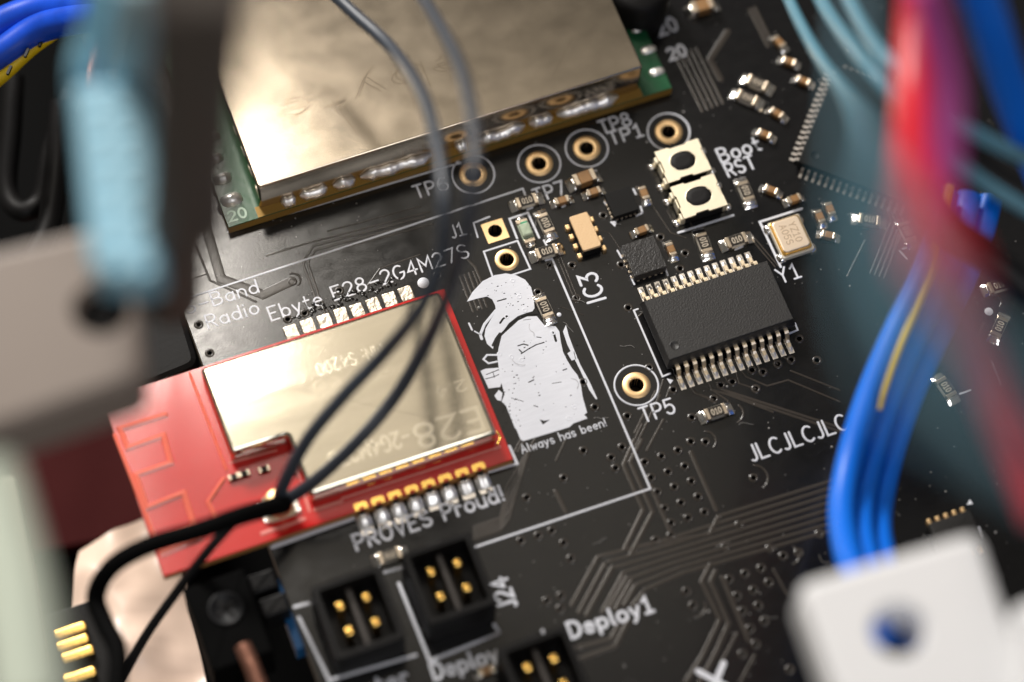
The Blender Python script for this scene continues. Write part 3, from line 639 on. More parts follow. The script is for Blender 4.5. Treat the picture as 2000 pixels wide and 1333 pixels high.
for a in (
    (1029, 392, 0, 'black chip resistor just above the pale green indicator lamp, below the TP7 ring'),
    (1066, 436, V, 'upright black chip resistor beside the right edge of the indicator lamp outline'),
    (1068, 491, 0, 'black chip resistor lying at the top end of the long white outline corner'),
    (1064, 600, V, 'upright black chip resistor touching the white emblem of the plumed figure'),
    (1375, 474, V, 'upright black chip resistor directly below the lower push button'),
    (1439, 469, 0, 'lying black chip resistor between the lower push button and the golden crystal'),
    (1399, 804, 0, 'black chip resistor alone below the long black chip, right of the TP5 ring'),
    (1457, 373, V, 'upright black chip resistor right of the push buttons, under the word RST')):
    place('resistor', a[0], a[1], a[2], a[3], RG)
place('resistor', 1480, 162, 0, 'upper of two slanted bright ended resistors in the blurred top right', RG, ((1457, 152), (1504, 172)))
place('resistor', 1460, 191, 0, 'lower of two slanted bright ended resistors in the blurred top right', RG, ((1435, 181), (1486, 202)))
place('resistor', 1951, 557, 0, 'black chip resistor with one pale blue glinting end at the far right', RG)
place('resistor', 1952, 638, 0, 'slanted black chip resistor at the far right, next to a white printed dot', RG, ((1932, 684), (1970, 600)))
place('resistor', 1699, 429, 0, 'blurred chip resistor seen through the teal wires, right of the crystal', RG, ((1680, 428), (1720, 434)))
place('resistor', 1773, 452, V, 'chip resistor half hidden beneath the red and teal wires', RG)
place('resistor', 1932, 735, V, 'chip resistor framed by a white bracket under the red wire', RG, ((1922, 700), (1940, 765)))
place('resistor', 1848, 757, V, 'chip resistor gleaming between the blue wire bundle and the red wire', RG, ((1838, 745), (1856, 770)))
place('resistor', 762, 1085, 0, 'blurred chip resistor under the printed words PROVES Proud, by the black sockets', RG)
place('capbig', 1142, 346, 0, 'largest tan chip capacitor, just below the TP8 ring', CG, z=.8)
place('capacitor', 1160, 374, 0, 'small tan chip capacitor tucked under the largest capacitor', CG)
for a in (
    (1098, 391, 0, None, 'small tan chip capacitor just right of the printed TP7'),
    (1258, 377, V, None, 'small upright tan capacitor left of the push buttons, right of the dark small chip'),
    (1254, 449, 0, None, 'small tan capacitor on the upper edge of the grainy square chip'),
    (1311, 487, V, None, 'small upright tan capacitor at the right side of the grainy square chip'),
    (1494, 262, 0, ((1475, 255), (1513, 271)), 'slanted tan capacitor above the printed word Boot'),
    (1518, 221, 0, ((1502, 212), (1532, 230)), 'dim tan capacitor above and right of the word Boot, nearer the wires'),
    (1507, 371, 0, ((1490, 366), (1524, 379)), 'slanted tan capacitor between the RST resistor and the many legged chip'),
    (1552, 388, 0, None, 'pale capacitor directly above the golden crystal'),
    (1622, 408, V, None, 'right one of two upright capacitors side by side right of the crystal'),
    (1602, 423, V, None, 'left one of two upright capacitors side by side right of the crystal'),
    (1619, 459, 0, ((1602, 456), (1636, 464)), 'lowest pale capacitor right of the crystal'),
    (1522, 82, 0, ((1510, 70), (1535, 95)), 'blurred capacitor near the top edge beside the teal wires, highest of three'),
    (1542, 120, 0, ((1525, 117), (1560, 128)), 'blurred capacitor beside the teal wires, middle of three in the top right'),
    (1570, 158, 0, ((1552, 152), (1588, 166)), 'blurred capacitor beside the teal wires, lowest of three in the top right'),
    (950, 1310, 0, None, 'blurred tan capacitor under the lower printed word Deploy')):
    place('capacitor', a[0], a[1], a[2], a[4], CG, a[3])
cb = place('capbig', 1372, 14, 0, 'large pale capacitor cut by the top edge, right of the green module', CG)

# indicator lamp
c = at2(1027, 450, .4); led = thing('indicator_lamp', 'pale green indicator lamp in a white printed frame beside the square gold pad', 'indicator lamp', (c[0], c[1], 0), V)
part('lens', MB().box(0, 0, 1.05, .78, .25, .62, .12, .1), LEDPL, led); part('base', MB().box(0, 0, 1.7, .84, .03, .25), LEDPL, led)
part('polarity_mark', MB().box(.62, -.1, .3, .5, .25, .36, .03), LEDG, led)
for s in (-1, 1): part('terminal', MB().box(s * .82, 0, .32, .86, .02, .34, .04, .08), TIN, led); part('solder_fillet', MB().blob(s * 1.05, 0, .004, .55, .8, .26, jit=.06), SOLDER, led)

# long chip with gull wing leads
pt = [at2(*p, 1.75) for p in zz(3.03, 1180, 360, [(240, 707), (975, 462), (1112, 787), (375, 1025)])]
icx = sum(p[0] for p in pt) / 4; icy = sum(p[1] for p in pt) / 4
ic = thing('long_chip', 'long black chip with two rows of fourteen silver leads in the middle right', 'chip', (icx, icy, 0))
IW, IH = 10.0, 5.3
m = MB(); b0 = rr(IW, IH); ins = lambda d: offset(b0, d)
m.rings([[(x, y, .12) for x, y in ins(.16)], [(x, y, .86) for x, y in b0], [(x, y, 1.0) for x, y in b0], [(x, y, 1.66) for x, y in ins(.15)], [(x, y, 1.75) for x, y in ins(.21)]], smooth=False)
part('body', m, EPOXY, ic)
part('pin_dot', MB().lathe(-4.05, -1.55, [(.36, 1.746), (.35, 1.764), (.31, 1.764), (.30, 1.751), (.001, 1.751)], 24), EPOXY, ic)
ld = MB(); prof = [(0, .98), (.30, .98), (.46, .90), (.60, .62), (.72, .28), (.88, .17), (1.22, .15)]; th = .13; ww = .30; rs = []
for i, (y, z) in enumerate(prof):
    a = prof[max(i - 1, 0)]; b = prof[min(i + 1, len(prof) - 1)]; d = Vector((b[0] - a[0], b[1] - a[1])).normalized(); n = Vector((-d.y, d.x)) * (-th)
    if n.y > 0: n = -n
    wv = ww if i < 4 else ww * .86
    rs.append([(-wv / 2, -y, z), (wv / 2, -y, z), (wv / 2, -(y + n.x), z + n.y), (-wv / 2, -(y + n.x), z + n.y)])
ld.rings(rs, smooth=False); lme = ld.mesh('lead', PINMET)
sp = MB().blob(0, -1.13, .004, .37, .85, .13, n=10, jit=.08, pw=.6).mesh('solder_joint', JOINT); pdm = MB().box(0, -1.08, .40, 1.25, .003, .024).mesh('lead_pad', SOLDERM)
pin0 = at2(*zz(3.03, 1180, 360, [(465, 1195)])[0], .1)[0] - icx; pin1 = at2(*zz(3.03, 1180, 360, [(1105, 975)])[0], .1)[0] - icx; pm = (pin0 + pin1) / 2
for k in range(14):
    x = pm + (k - 6.5) * .65
    for sgn in (1, -1):
        rz = 0 if sgn > 0 else math.pi
        l = part('lead', lme, None, ic, (x, -sgn * (IH / 2 - .03), 0), rot=rz)
        part('solder_joint', sp, None, l); part('lead_pad', pdm, None, l)

# push buttons
bt = thing('push_button', 'upper push button with metal cover and black plunger, beside the word Boot', 'button', (0, 0, 0), 0, 'push buttons beside the Boot and RST words')
BW, BH = 3.45, 2.75
tabs = [(-BW / 2, -BH / 2), (-.8, -BH / 2), (-.7, -BH / 2 + .14), (.2, -BH / 2 + .14), (.3, -BH / 2), (BW / 2, -BH / 2), (BW / 2, -.5), (BW / 2 - .13, -.4), (BW / 2 - .13, .5), (BW / 2, .6), (BW / 2, BH / 2), (.75, BH / 2), (.65, BH / 2 - .12), (-.6, BH / 2 - .12), (-.7, BH / 2), (-BW / 2, BH / 2), (-BW / 2, .6), (-BW / 2 + .13, .5), (-BW / 2 + .13, -.4), (-BW / 2, -.5)]
n = 40; ov_ = [(.98 * math.copysign(abs(math.cos(t)) ** .9, math.cos(t)), .76 * math.copysign(abs(math.sin(t)) ** .9, math.sin(t))) for t in [2 * math.pi * i / n for i in range(n)]]
vv = [Vector(p) for p in tabs] + [Vector(p) for p in ov_]; nt_ = len(tabs)
e2 = [(i, (i + 1) % nt_) for i in range(nt_)] + [(nt_ + i, nt_ + (i + 1) % n) for i in range(n)]
v2, _, f2, *_ = delaunay_2d_cdt(vv, e2, [], 1, 1e-6)
f2 = [tuple(f) for f in f2 if ((sum(v2[i].x for i in f) / 3 / .98) ** 2 + (sum(v2[i].y for i in f) / 3 / .76) ** 2) > .93]
m = MB(); m.add([(v.x, v.y, 1.45) for v in v2], f2); m.rings([[(x, y, z) for x, y in tabs] for z in (1.30, 1.45)], capa=False, capb=False, smooth=False)
m.rings([[(x, y, z) for x, y in ov_] for z in (1.45, 1.2)], capa=False, capb=False)
lip = MB().rings([[(x * f, y * f, z) for x, y in ov_] for f, z in ((1.0, 1.451), (1.015, 1.462), (1.04, 1.462), (1.06, 1.451))], capa=False, capb=False)
cov = part('cover', m, BRASSPL, bt); part('lip', lip, BRASSPL, cov)
part('housing', MB().box(0, 0, BW - .3, BH - .35, .1, 1.29, .05, .1), BLACKPL, bt)
part('plunger', MB().rings([[(x * f, y * f, z) for x, y in ov_] for f, z in ((.965, 1.1), (.96, 1.38), (.90, 1.43), (.5, 1.44))]), RUBBER, bt)
lg = MB().box(0, 0, .42, .55, .12, .95, .08, .06).mesh('leg', BRASSPL); fo = MB().blob(0, 0, .004, .62, .62, .34, jit=.06).mesh('solder_foot', SOLDER)
for sx in (-1, 1):
    for sy in (-1, 1):
        part('leg', lg, None, bt, (sx * (BW / 2 - .1), sy * .92, 0)); part('solder_foot', fo, None, bt, (sx * (BW / 2 + .32), sy * .92, 0))
for sx in (-1, 1): part('side_clip', MB().box(sx * (BW / 2 - .02), 0, .12, .8, .3, 1.3, .03), BRASSPL, bt)
c = at2(1334, 314, 1.45); bt.location = (c[0], c[1], .004)
c = at2(1365, 383, 1.45); dup(bt, (c[0], c[1], .004), 0, 'lower push button with metal cover and black plunger, beside the word RST')

# golden crystal
c = at2(1545, 457, .8); xt = thing('crystal', 'golden crystal oscillator can in a white printed bracket above the mark Y1', 'crystal', (c[0], c[1], 0))
part('base', MB().box(0, -.05, 2.5, 3.1, .08, .5, .04, .12), CERAMIC, xt)
part('flange', MB().box(0, 0, 2.36, 2.86, .5, .62, .03, .25), GOLDB, xt); part('lid', MB().box(0, 0, 2.14, 2.62, .62, .82, .09, .28), XTAL, xt)
for sx in (-1, 1):
    for sy in (-1, 1): part('solder_joint', MB().blob(sx * 1.22, sy * 1.25 - .05, .004, .75, .85, .34, jit=.08), SOLDER, xt)
part('lid_print', text_mb('YZ10', (.12, .85), (.12, -.75), .5, .07, z=.822, thick=.004), XTALT, xt); part('lid_print', text_mb('A05S', (-.6, .85), (-.6, -.75), .5, .07, z=.822, thick=.004), XTALT, xt)

# tan chip with little side terminals
c = at2(1143, 452, .95); tn = thing('tan_chip', 'tan topped chip with eight small gold terminals above the mark IC3', 'chip', (c[0], c[1], 0))
part('lid', MB().box(0, 0, 1.42, 2.95, .74, .97, .05, .14), TANLID, tn); part('base', MB().box(0, -.04, 1.44, 3.0, .06, .74, 0, .1), BLACKPL, tn)
tm = MB().box(0, 0, .34, .42, .01, .40, .08, .08).mesh('terminal', GOLD); tb = MB().box(0, 0, .12, .5, .45, .80, .03, .04).mesh('castellation', TANLID)
for k in range(4):
    for s in (-1, 1): part('terminal', tm, None, tn, (s * .95, 1.02 - k * .83, 0))
for k in range(3): part('castellation', tb, None, tn, (.74, .95 - k * .92, 0))

# square chips
def square_chip(px, py, s, h, m, label):
    c = at2(px, py, h); t = thing('square_chip', label, 'chip', (c[0], c[1], 0))
    part('body', MB().box(0, 0, s, s * 1.04, .05, h, .03, .03), m, t)
    pm_ = MB().box(0, 0, .2, .22, .004, .07, .02, .03).mesh('terminal', TIN)
    for k in range(5):
        u = (k - 2) * s * .18
        for x, y in ((s / 2 - .02, u), (-s / 2 + .02, u), (u, s / 2 - .01), (u, -s / 2 + .01)): part('terminal', pm_, None, t, (x, y, 0))
square_chip(1258, 500, 2.55, .95, EPOXYS, 'grainy charcoal square chip at the left end of the long chip')
square_chip(1214, 394, 1.95, .6, EPOXYD, 'very dark small square chip left of the push buttons')

# many legged chip set at forty five degrees
K = at(1530, 338); a1 = at(1580, 205) - K; b1 = at(1690, 397) - K
ang = math.atan2(b1.y, b1.x); SZ = 9.0
qc = K + Vector((math.cos(ang), math.sin(ang), 0)) * (SZ / 2 + .75) + Vector((-math.sin(ang), math.cos(ang), 0)) * (SZ / 2 + .75)
qf = thing('microcontroller_chip', 'large square black chip set diagonally with rows of fine leads, behind the teal wires', 'chip', (qc.x, qc.y, 0), ang)
part('body', MB().box(0, 0, SZ, SZ, .1, 1.0, .08, .1), EPOXYD, qf); part('pin_dot', MB().lathe(-3.5, -3.5, [(.4, 1.003), (.38, 1.02), (.34, 1.02), (.33, 1.004), (.001, 1.004)], 20), EPOXYD, qf)
fl_ = MB().rings([[(-.11, 0, .5), (.11, 0, .5), (.11, 0, .4), (-.11, 0, .4)], [(-.11, -.25, .48), (.11, -.25, .48), (.11, -.22, .38), (-.11, -.22, .38)], [(-.11, -.4, .14), (.11, -.4, .14), (.11, -.34, .1), (-.11, -.34, .1)], [(-.11, -.75, .10), (.11, -.75, .10), (.11, -.75, .03), (-.11, -.75, .03)]], smooth=False).mesh('lead', mat('dull_lead', (.34, .31, .28), metal=1, rough=.5))
for k in range(17):
    u = (k - 8) * .5
    for sx, sy, rz in ((u, -SZ / 2 + .02, 0), (SZ / 2 - .02, u, V), (u, SZ / 2 - .02, math.pi), (-SZ / 2 + .02, u, -V)): part('lead', fl_, None, qf, (sx, sy, 0), rot=rz)
# small driver chip on the right
c = at2(1868, 1042, .8); dv = thing('small_driver_chip', 'small dark chip with a row of curled golden leads behind the white connector', 'chip', (c[0], c[1], 0))
part('body', MB().box(0, 0, 3.2, 2.6, .1, .9, .08, .05), EPOXY, dv)
for k in range(5):
    for s in (-1, 1): part('lead', MB().box(-1.3 + k * .65, s * 1.5, .32, .6, .02, .45, .1, .06), GOLD, dv)

# ---------------------------------------------------------------- black sockets near the camera
sk = thing('pin_socket', 'proto', 'socket', (0, 0, 0), 0, 'black four pin sockets along the lower edge')
SW, SH, ST = 5.0, 5.6, 3.4
o_ = rr(SW, SH, .3); i_ = rr(SW - .9, SH - .9, .2)
m = MB(); m.rings([[(x, y, z) for x, y in o_] for z in (.02, ST - .08)] + [[(x, y, ST) for x, y in offset(o_, .08)], [(x, y, ST) for x, y in i_], [(x, y, 1.0) for x, y in i_]], capa=True, capb=True, smooth=False)
part('housing', m, BLACKPL, sk)
pn = MB().box(0, 0, .54, .54, .9, 3.15, .18, .12).mesh('pin', GOLDB)
for x in (-.95, .95):
    for y in (-.95, .95): part('pin', pn, None, sk, (x, y, 0))
part('rib', MB().box(0, 0, .45, 4.4, 1.0, 2.6, .12, .1), GREYPL, sk); part('key', MB().box(0, SH / 2 + .15, 1.2, .36, .1, 2.6, .08), BLACKPL, sk)
c = at2(699, 1199, 3.1); sk.location = (c[0], c[1], 0); sk['label'] = 'left black socket with four gold pins below the PROVES Proud print'
c = at2(877, 1132, 3.1); dup(sk, (c[0], c[1], 0), 0, 'middle black socket with four gold pins beside the mark J24')
c = at2(1066, 1319, 3.1); dup(sk, (c[0], c[1], 0), 0, 'right black socket cut by the bottom edge, below the word Deploy1')

# ---------------------------------------------------------------- things around the board
def wire(name, pts, rad, m, label, cat='wire', group=None, n=16):
    return solo(name, MB().tube([at(*p) for p in pts], rad, n), m, label, cat, group)
WG = 'wires crossing in front of the board'
# thin coaxial leads down to the red module
wire('coaxial_lead', [(620, -40, 14), (690, 25, 15), (765, 95, 17), (825, 185, 22.1), (855, 290, 25.5), (868, 400, 26.7), (862, 500, 24.4), (822, 600, 20.9), (750, 690, 15), (670, 775, 12), (600, 860, 9), (552, 950, 5), (545, 984, 2.6)], .46, NAVY, 'left thin navy coaxial lead arching down over the cream can to the gold aerial socket', 'wire')
wire('coaxial_lead', [(800, -40, 19), (850, 35, 23), (900, 135, 26.5), (925, 250, 30), (925, 350, 31), (908, 460, 28), (880, 560, 22), (838, 660, 14.6), (775, 770, 10), (700, 860, 8), (620, 935, 5.5), (562, 976, 3.2)], .46, mat('charcoal_coax', (.038, .043, .054), rough=.42, spec=.45), 'right thin navy coaxial lead with the wider sweep over the cream can', 'wire')
wire('black_cable', [(556, 984, 3.6), (520, 994, 5.0), (470, 1008, 7), (390, 1036, 8), (290, 1066, 8), (218, 1108, 7), (187, 1165, 5), (205, 1220, 5), (230, 1275, 6), (226, 1370, 7)], .66, MATTB, 'thick black cable from the gold aerial plug curling down into the lower left corner', 'cable')
wire('coaxial_lead', [(560, 975, 4), (480, 1005, 5), (420, 1060, 4), (350, 1150, 0), (280, 1250, -4), (215, 1370, -8)], .34, BLACKW, 'short thin black lead running from the gold aerial socket down to the bottom left', 'wire')
pg = at(545, 985, 2.0)
solo('aerial_plug', MB().lathe(pg.x, pg.y, [(.001, 2.75), (.85, 2.75), (1.0, 2.6), (1.0, 2.0), (.001, 2.0)], 22), GOLD, 'round gold aerial plug pressed on the cream socket of the red module', 'plug')
# blue bundle on the right
blue = [(1848, 378, 12), (1835, 440, 12), (1800, 540, 11), (1735, 680, 10), (1688, 800, 9), (1655, 920, 8.5), (1645, 1020, 10), (1672, 1130, 14), (1740, 1240, 17)]
wire('blue_wire', blue, .95, BLUEW, 'leftmost bright blue wire of the bundle entering the white connector', 'wire', 'blue wires entering the white connector')
wire('blue_wire', [(x + 44 - i * 1, y + 6, z - 1.5) for i, (x, y, z) in enumerate(blue)], .90, BLUEW, 'middle blue wire of the bundle entering the white connector', 'wire', 'blue wires entering the white connector')
wire('blue_wire', [(x + 84 - i * 2, y + 14, z - 3) for i, (x, y, z) in enumerate(blue)], .92, BLUEW, 'rightmost blue wire of the bundle entering the white connector', 'wire', 'blue wires entering the white connector')
wire('yellow_wire', [(1858, 365, 14), (1845, 430, 14), (1822, 520, 13), (1790, 600, 12.6), (1752, 690, 12.2), (1728, 760, 11.4), (1718, 800, 10.6)], lambda t: .36 - .22 * t, YELLOW, 'thin yellow wire running along the blue bundle on the right')
# red and teal wires close to the lens
wire('red_wire', [(1800, -60, 42), (1792, 80, 41), (1786, 220, 42), (1785, 310, 47), (1790, 385, 58), (1808, 450, 74), (1840, 530, 80), (1880, 620, 64), (1922, 720, 48), (1968, 845, 42), (2045, 1010, 42)], 1.36, REDW, 'thick blurred red wire hanging down the right side')
wire('violet_wire', [(1800, -40, 60), (1825, 60, 57.6), (1850, 170, 55.2), (1850, 300, 52.8), (1838, 400, 50.4), (1815, 480, 43.2)], .85, PINKW, 'violet wire behind the thick red wire at the top right')
tg = 'teal wires at the top right'
wire('teal_wire', [(1515, -60, 16), (1560, 40, 19), (1605, 120, 23), (1655, 190, 34), (1692, 250, 54), (1716, 320, 78), (1730, 420, 96), (1780, 560, 106), (1900, 740, 112), (2120, 900, 118)], .42, TEALW, 'leftmost teal wire curving down from the top right', 'wire', tg)
wire('teal_wire', [(1572, -60, 18), (1620, 30, 21), (1672, 100, 27), (1716, 152, 30), (1776, 222, 30), (1850, 300, 28), (1940, 370, 26), (2090, 460, 24)], .50, TEALW, 'middle teal wire curving down from the top right', 'wire', tg)
wire('teal_wire', [(1628, -60, 20), (1680, 40, 26), (1728, 112, 32), (1790, 180, 32), (1870, 240, 30), (1960, 290, 28), (2100, 350, 26)], .50, TEALW, 'rightmost teal wire curving down from the top right', 'wire', tg)
wire('teal_wire', [(1672, -60, 78), (1664, 120, 80), (1662, 260, 84), (1672, 400, 92), (1710, 560, 104), (1800, 720, 116), (2100, 860, 126)], .26, TEALW, 'soft wide teal wire closest to the lens, left of the red wire', 'wire', tg)
wire('blue_wire', [(1890, -80, 46), (1930, 40, 40), (1968, 160, 32), (2010, 270, 26), (2060, 380, 24)], 1.3, BLUEW, 'thick bright blue wire leaving the frame at the right edge')
wire('black_cable', [(1760, 300, 24), (1850, 440, 22), (1930, 500, 20), (2040, 590, 18)], 1.1, BLACKW, 'dull black cable crossing behind the red wire at right')
wire('black_cable', [(1840, 250, 14), (1920, 330, 12), (2040, 400, 10)], 1.2, BLACKW, 'black cable near the right edge above the blue bundle end')
# wires top left
wire('blue_wire', [(-60, 85, 3), (20, 40, 4), (90, 18, 5), (170, 12, 7), (260, 0, 10)], 1.25, BLUED, 'upper blue wire in the top left corner', 'wire', 'wires in the top left corner')
wire('blue_wire', [(-60, 150, 3), (10, 100, 4), (80, 55, 5), (160, 36, 7), (260, 30, 10)], 1.15, BLUED, 'lower blue wire in the top left corner', 'wire', 'wires in the top left corner')
yw = wire('yellow_wire', [(-60, 190, 2), (0, 148, 3), (60, 95, 4), (120, 55, 5), (180, 20, 7)], lambda t: .72 - .25 * t, YELLOW, 'yellow wire with black marks in the top left corner')
ym = MB()
for p in ((18, 137), (52, 103), (80, 83)):
    c = at(*p, 4.9); ym.box(c.x, c.y, .8, .22, 4.75, 4.95, .03, .08, rot=.9)
part('wire_marking', ym, BLACKW, yw)
for pts, rad, lab in (([(28, 150, -4), (22, 260, -5), (14, 370, -6), (40, 412, -6), (80, 390, -6), (100, 300, -5), (140, 180, -4)], .8, 'black cable loop at the left edge above the beige block'), ([(120, 200, -3), (110, 330, -4), (95, 440, -4), (60, 520, -4)], .9, 'black cable running down beside the loop at the left edge')):
    wire('black_cable', pts, rad, BLACKPL, lab, 'cable')
# light blue connector hanging at left
zt = 40
def slab(name, quad, z0, z1, m, label, cat, ch=.5, rnd=1.0, build=None):
    P = [at(x, y, z1) for x, y in quad]; c = sum(P, Vector()) / len(P); t = thing(name, label, cat, (c.x, c.y, z0))
    poly = ccw([(p.x - c.x, p.y - c.y) for p in P]); part('body', MB().prism(round_poly(poly, rnd), 0, z1 - z0, ch, smooth=False), m, t)
    return t, c
t, c = slab('blue_connector', [(138, 160), (292, 155), (316, 535), (178, 530)], 47, 50, BLUEBOX, 'light blue ribbed connector hanging blurred at the upper left', 'connector')
for k in range(7):
    for s in (0, 1):
        p = at(188 + s * 56 + k * 7, 215 + k * 52, 50); part('nub', MB().blob(p.x - c.x, p.y - c.y, 2.98, .8, .6, .16, jit=.03), BLUEDOT, t)
wire('light_blue_wire', [(200, -40, 52), (185, 60, 49.4), (165, 130, 48.1), (165, 190, 46.8)], .9, BLUEBOX, 'left light blue wire feeding the ribbed blue connector', 'wire', 'light blue wires above the blue connector')
wire('light_blue_wire', [(270, -40, 57.2), (262, 40, 54.6), (255, 85, 52), (245, 170, 46.8)], 1.25, BLUEDOT, 'right pale blue wire feeding the ribbed blue connector', 'wire', 'light blue wires above the blue connector')
wire('brown_wire', [(225, -40, 30), (205, 60, 30), (190, 150, 30), (185, 220, 32)], .4, COPPER, 'thin copper coloured wire between the light blue wires')
for q, lab in (([(340, -60, 82.5), (350, 90, 75), (356, 220, 67.5), (352, 360, 57.5), (346, 470, 47.5), (340, 560, 37.5), (337, 585, 35)], 'left soft brown black cable near the lens at upper left'), ([(440, -60, 82.5), (422, 60, 77.5), (404, 180, 70), (392, 300, 60), (384, 430, 50)], 'right soft brown black cable near the lens at upper left')):
    wire('brown_black_cable', q, 1.75, SMOKE, lab, 'cable', 'soft dark cables at the upper left')
# beige block with a hole
def holed_block(name, quad, hole, hr, z0, z1, m, label, extra=None):
    P = [at(x, y, z1) for x, y in quad]; c = sum(P, Vector()) / len(P); t = thing(name, label, 'connector', (c.x, c.y, z0))
    poly = ccw(round_poly([(p.x - c.x, p.y - c.y) for p in P], 1.0)); h = at(*hole, z1); n = 28; ho = circ(h.x - c.x, h.y - c.y, hr, n); top_ = offset(poly, .5); H = z1 - z0
    vv = [Vector(p) for p in top_] + [Vector(p) for p in circ(h.x - c.x, h.y - c.y, hr * 1.12, n)]; k = len(top_)
    ed = [(i, (i + 1) % k) for i in range(k)] + [(k + i, k + (i + 1) % n) for i in range(n)]
    v2, _, f2, *_ = delaunay_2d_cdt(vv, ed, [], 1, 1e-6); hc = Vector((h.x - c.x, h.y - c.y))
    f2 = [tuple(f) for f in f2 if (sum((v2[i] for i in f), Vector((0, 0))) / 3 - hc).length > hr * 1.08]
    mb = MB(); mb.add([(v.x, v.y, H) for v in v2], f2); mb.add([(v.x, v.y, 0) for v in v2], [tuple(reversed(f)) for f in f2])
    mb.rings([[(x, y, 0) for x, y in poly], [(x, y, H - .5) for x, y in poly], [(x, y, H - .15) for x, y in offset(poly, .15)], [(x, y, H) for x, y in top_]], capa=False, capb=False, smooth=False)
    mb.rings([[(x, y, H) for x, y in circ(hc.x, hc.y, hr * 1.12, n)], [(x, y, H - .3) for x, y in ho], [(x, y, 0) for x, y in ho]], capa=False, capb=False)
    part('body', mb, m, t); return t, c
t, c = holed_block('beige_connector', [(-60, 500), (262, 425), (280, 735), (-60, 855)], (198, 602), 1.6, 33, 38, BEIGEPL, 'blurred beige plastic connector block with a round hole at the left edge')
p = at(198, 602, 38); part('hole_shade', MB().lathe(p.x - c.x, p.y - c.y, [(1.59, .2), (1.59, 3.6), (.001, 3.6)], 28), BLACKW, t)  # black insert painting the darkness inside the hole
t, c = holed_block('white_connector', [(1556, 1140), (1912, 1035), (1996, 1300), (2016, 1420), (1656, 1420)], (1756, 1230), 1.55, 27, 31, WHITEPL, 'white plastic connector block with a round hole at the lower right')
P = [at(x, y, 29) for x, y in ((1960, 1215), (2060, 1180), (2100, 1420), (1980, 1420))]; part('side_lug', MB().prism(round_poly(ccw([(p.x - c.x, p.y - c.y) for p in P]), .6), 0, 5, .5), WHITEPL, t)
p = at(1716, 1214, 31); part('wire_end', MB().lathe(p.x - c.x, p.y - c.y, [(.85, .2), (.85, 2.6), (.001, 2.7)], 16), BLUEW, t)
t, c = slab('shaded_side_block', [(255, 500), (318, 470), (392, 712), (250, 770)], -12, -2, BLACKPL, 'black block standing in for the shaded right side of the beige block', 'connector')  # solid black in place of the beige block's side in shade
# pale pole and strip at lower left
wire('pale_post', [(-40, 930, 55), (0, 1080, 55), (30, 1200, 55), (60, 1400, 55)], 2.0, PALEGR, 'blurred pale green post at the lower left edge', 'post')
t, c = slab('grey_strip', [(0, 930), (34, 925), (72, 1110), (100, 1290), (60, 1330), (20, 1180)], 4, 6, GREYMET, 'grey metal strip behind the pale post at the lower left', 'strip', .2, .4)
gpb = at(150, 1270, -4); pl = thing('gold_pin_header', 'row of gold pins catching light in the lower left corner', 'pin header', (gpb.x, gpb.y, -6))
part('header_body', MB().box(-.3, -1.4, 5.0, 9.5, 0, 1.6, .1, .1), BLACKPL, pl)
for k, (px, py) in enumerate(((137, 1230), (142, 1254), (152, 1276), (156, 1318))):
    p = at(px, py, -3.6); part('pin', MB().box(p.x - gpb.x, p.y - gpb.y, 2.3, .66, 1.7, 2.3, .12, .2), GOLDB, pl)
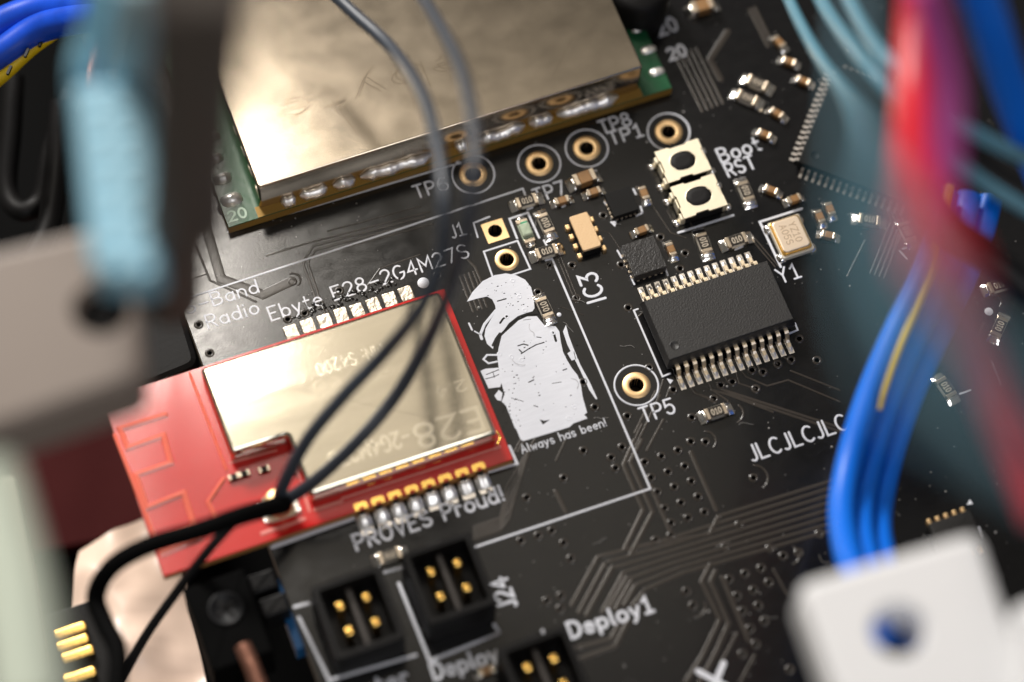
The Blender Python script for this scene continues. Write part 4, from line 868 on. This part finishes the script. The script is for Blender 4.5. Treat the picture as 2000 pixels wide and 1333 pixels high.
# black parts below the overhanging red module
bk = at(440, 1195, 1.5); jb = thing('black_screw_block', 'black block with a faint cross recess below the red module', 'terminal block', (bk.x, bk.y, -3))
part('body', MB().box(0, -.6, 4.4, 6.4, 0, 4.5, .15, .1), MATTB, jb)
part('screw', MB().lathe(.1, .2, [(1.25, 4.5), (1.22, 4.62), (1.05, 4.62), (1.0, 4.52), (.001, 4.52)], 28), BLACKW, jb)
for rz in (.4, .4 + V): part('cross_recess', MB().box(.1, .2, 1.6, .3, 4.53, 4.58, 0, 0, rz), RUBBER, jb)
for dx, dy in ((3.2, 1.5), (3.4, -.4)): part('side_tab', MB().box(dx, dy, 1.9, 1.4, 1.0, 3.8, .2, .1), BLACKPL, jb)
a = at(550, 1140, -1); b = at(584, 1255, -1)
solo('blue_strip', MB().box((a.x + b.x) / 2, (a.y + b.y) / 2, 1.0, 5.4, -3.0, -1.0, .1, .1), mat('strip_blue', (.003, .10, .28), rough=.5), 'narrow blue plastic strip along the board edge below the red module', 'strip')
wire('copper_rod', [(474, 1262, 2), (495, 1310, 2), (525, 1390, 2)], .62, COPPER, 'short rough copper coloured rod end at the bottom left', 'rod')
solo('black_round_part', MB().lathe(*at2(1250, -32, 4), [(.001, 4), (1.9, 4), (2.4, 3.6), (2.4, .02)], 32), BLACKPL, 'black round part cut by the top edge over the green module corner', 'capacitor')

from mathutils import noise as NZ
pt_ = MB(); cs = [at(x, y, -17) for x, y in ((150, 1060), (325, 960), (425, 1440), (110, 1440))]; gn = 22; gv = []
for i in range(gn + 1):
    for k in range(gn + 1):
        u, v = i / gn, k / gn; p = (cs[0] * (1 - u) + cs[1] * u) * (1 - v) + (cs[3] * (1 - u) + cs[2] * u) * v
        gv.append((p.x, p.y, -17 + 2.6 * NZ.noise(Vector((p.x * .17, p.y * .17, 3.1))) + .5 * NZ.noise(Vector((p.x * .5, p.y * .5, 7.7))) - 7 * max(0, .28 - v)))
gf = [(i * (gn + 1) + k, i * (gn + 1) + k + 1, (i + 1) * (gn + 1) + k + 1, (i + 1) * (gn + 1) + k) for i in range(gn) for k in range(gn)]
pt_.add(gv, gf, True); pt_.add([(x, y, z - .4) for x, y, z in gv], [tuple(reversed(f)) for f in gf], True)
solo('crumpled_foam', pt_, mat('pink_foam', (.90, .68, .54), rough=.36), 'pale pinkish crumpled foam glowing in the light under the red module, lower left', 'foam')
# setting below
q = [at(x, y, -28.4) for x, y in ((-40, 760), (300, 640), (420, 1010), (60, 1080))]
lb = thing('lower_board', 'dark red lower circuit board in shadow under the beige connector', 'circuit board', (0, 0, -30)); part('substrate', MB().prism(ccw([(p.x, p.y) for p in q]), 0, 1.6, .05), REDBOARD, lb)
q = [at(x, y, -20) for x, y in ((-900, -900), (2400, -900), (2400, 2200), (-900, 2200))]
setting('dark_backing', MB().prism(ccw([(p.x, p.y) for p in q]), -40, -36), MATTB)  # added black sheet that makes the gaps below the board dark
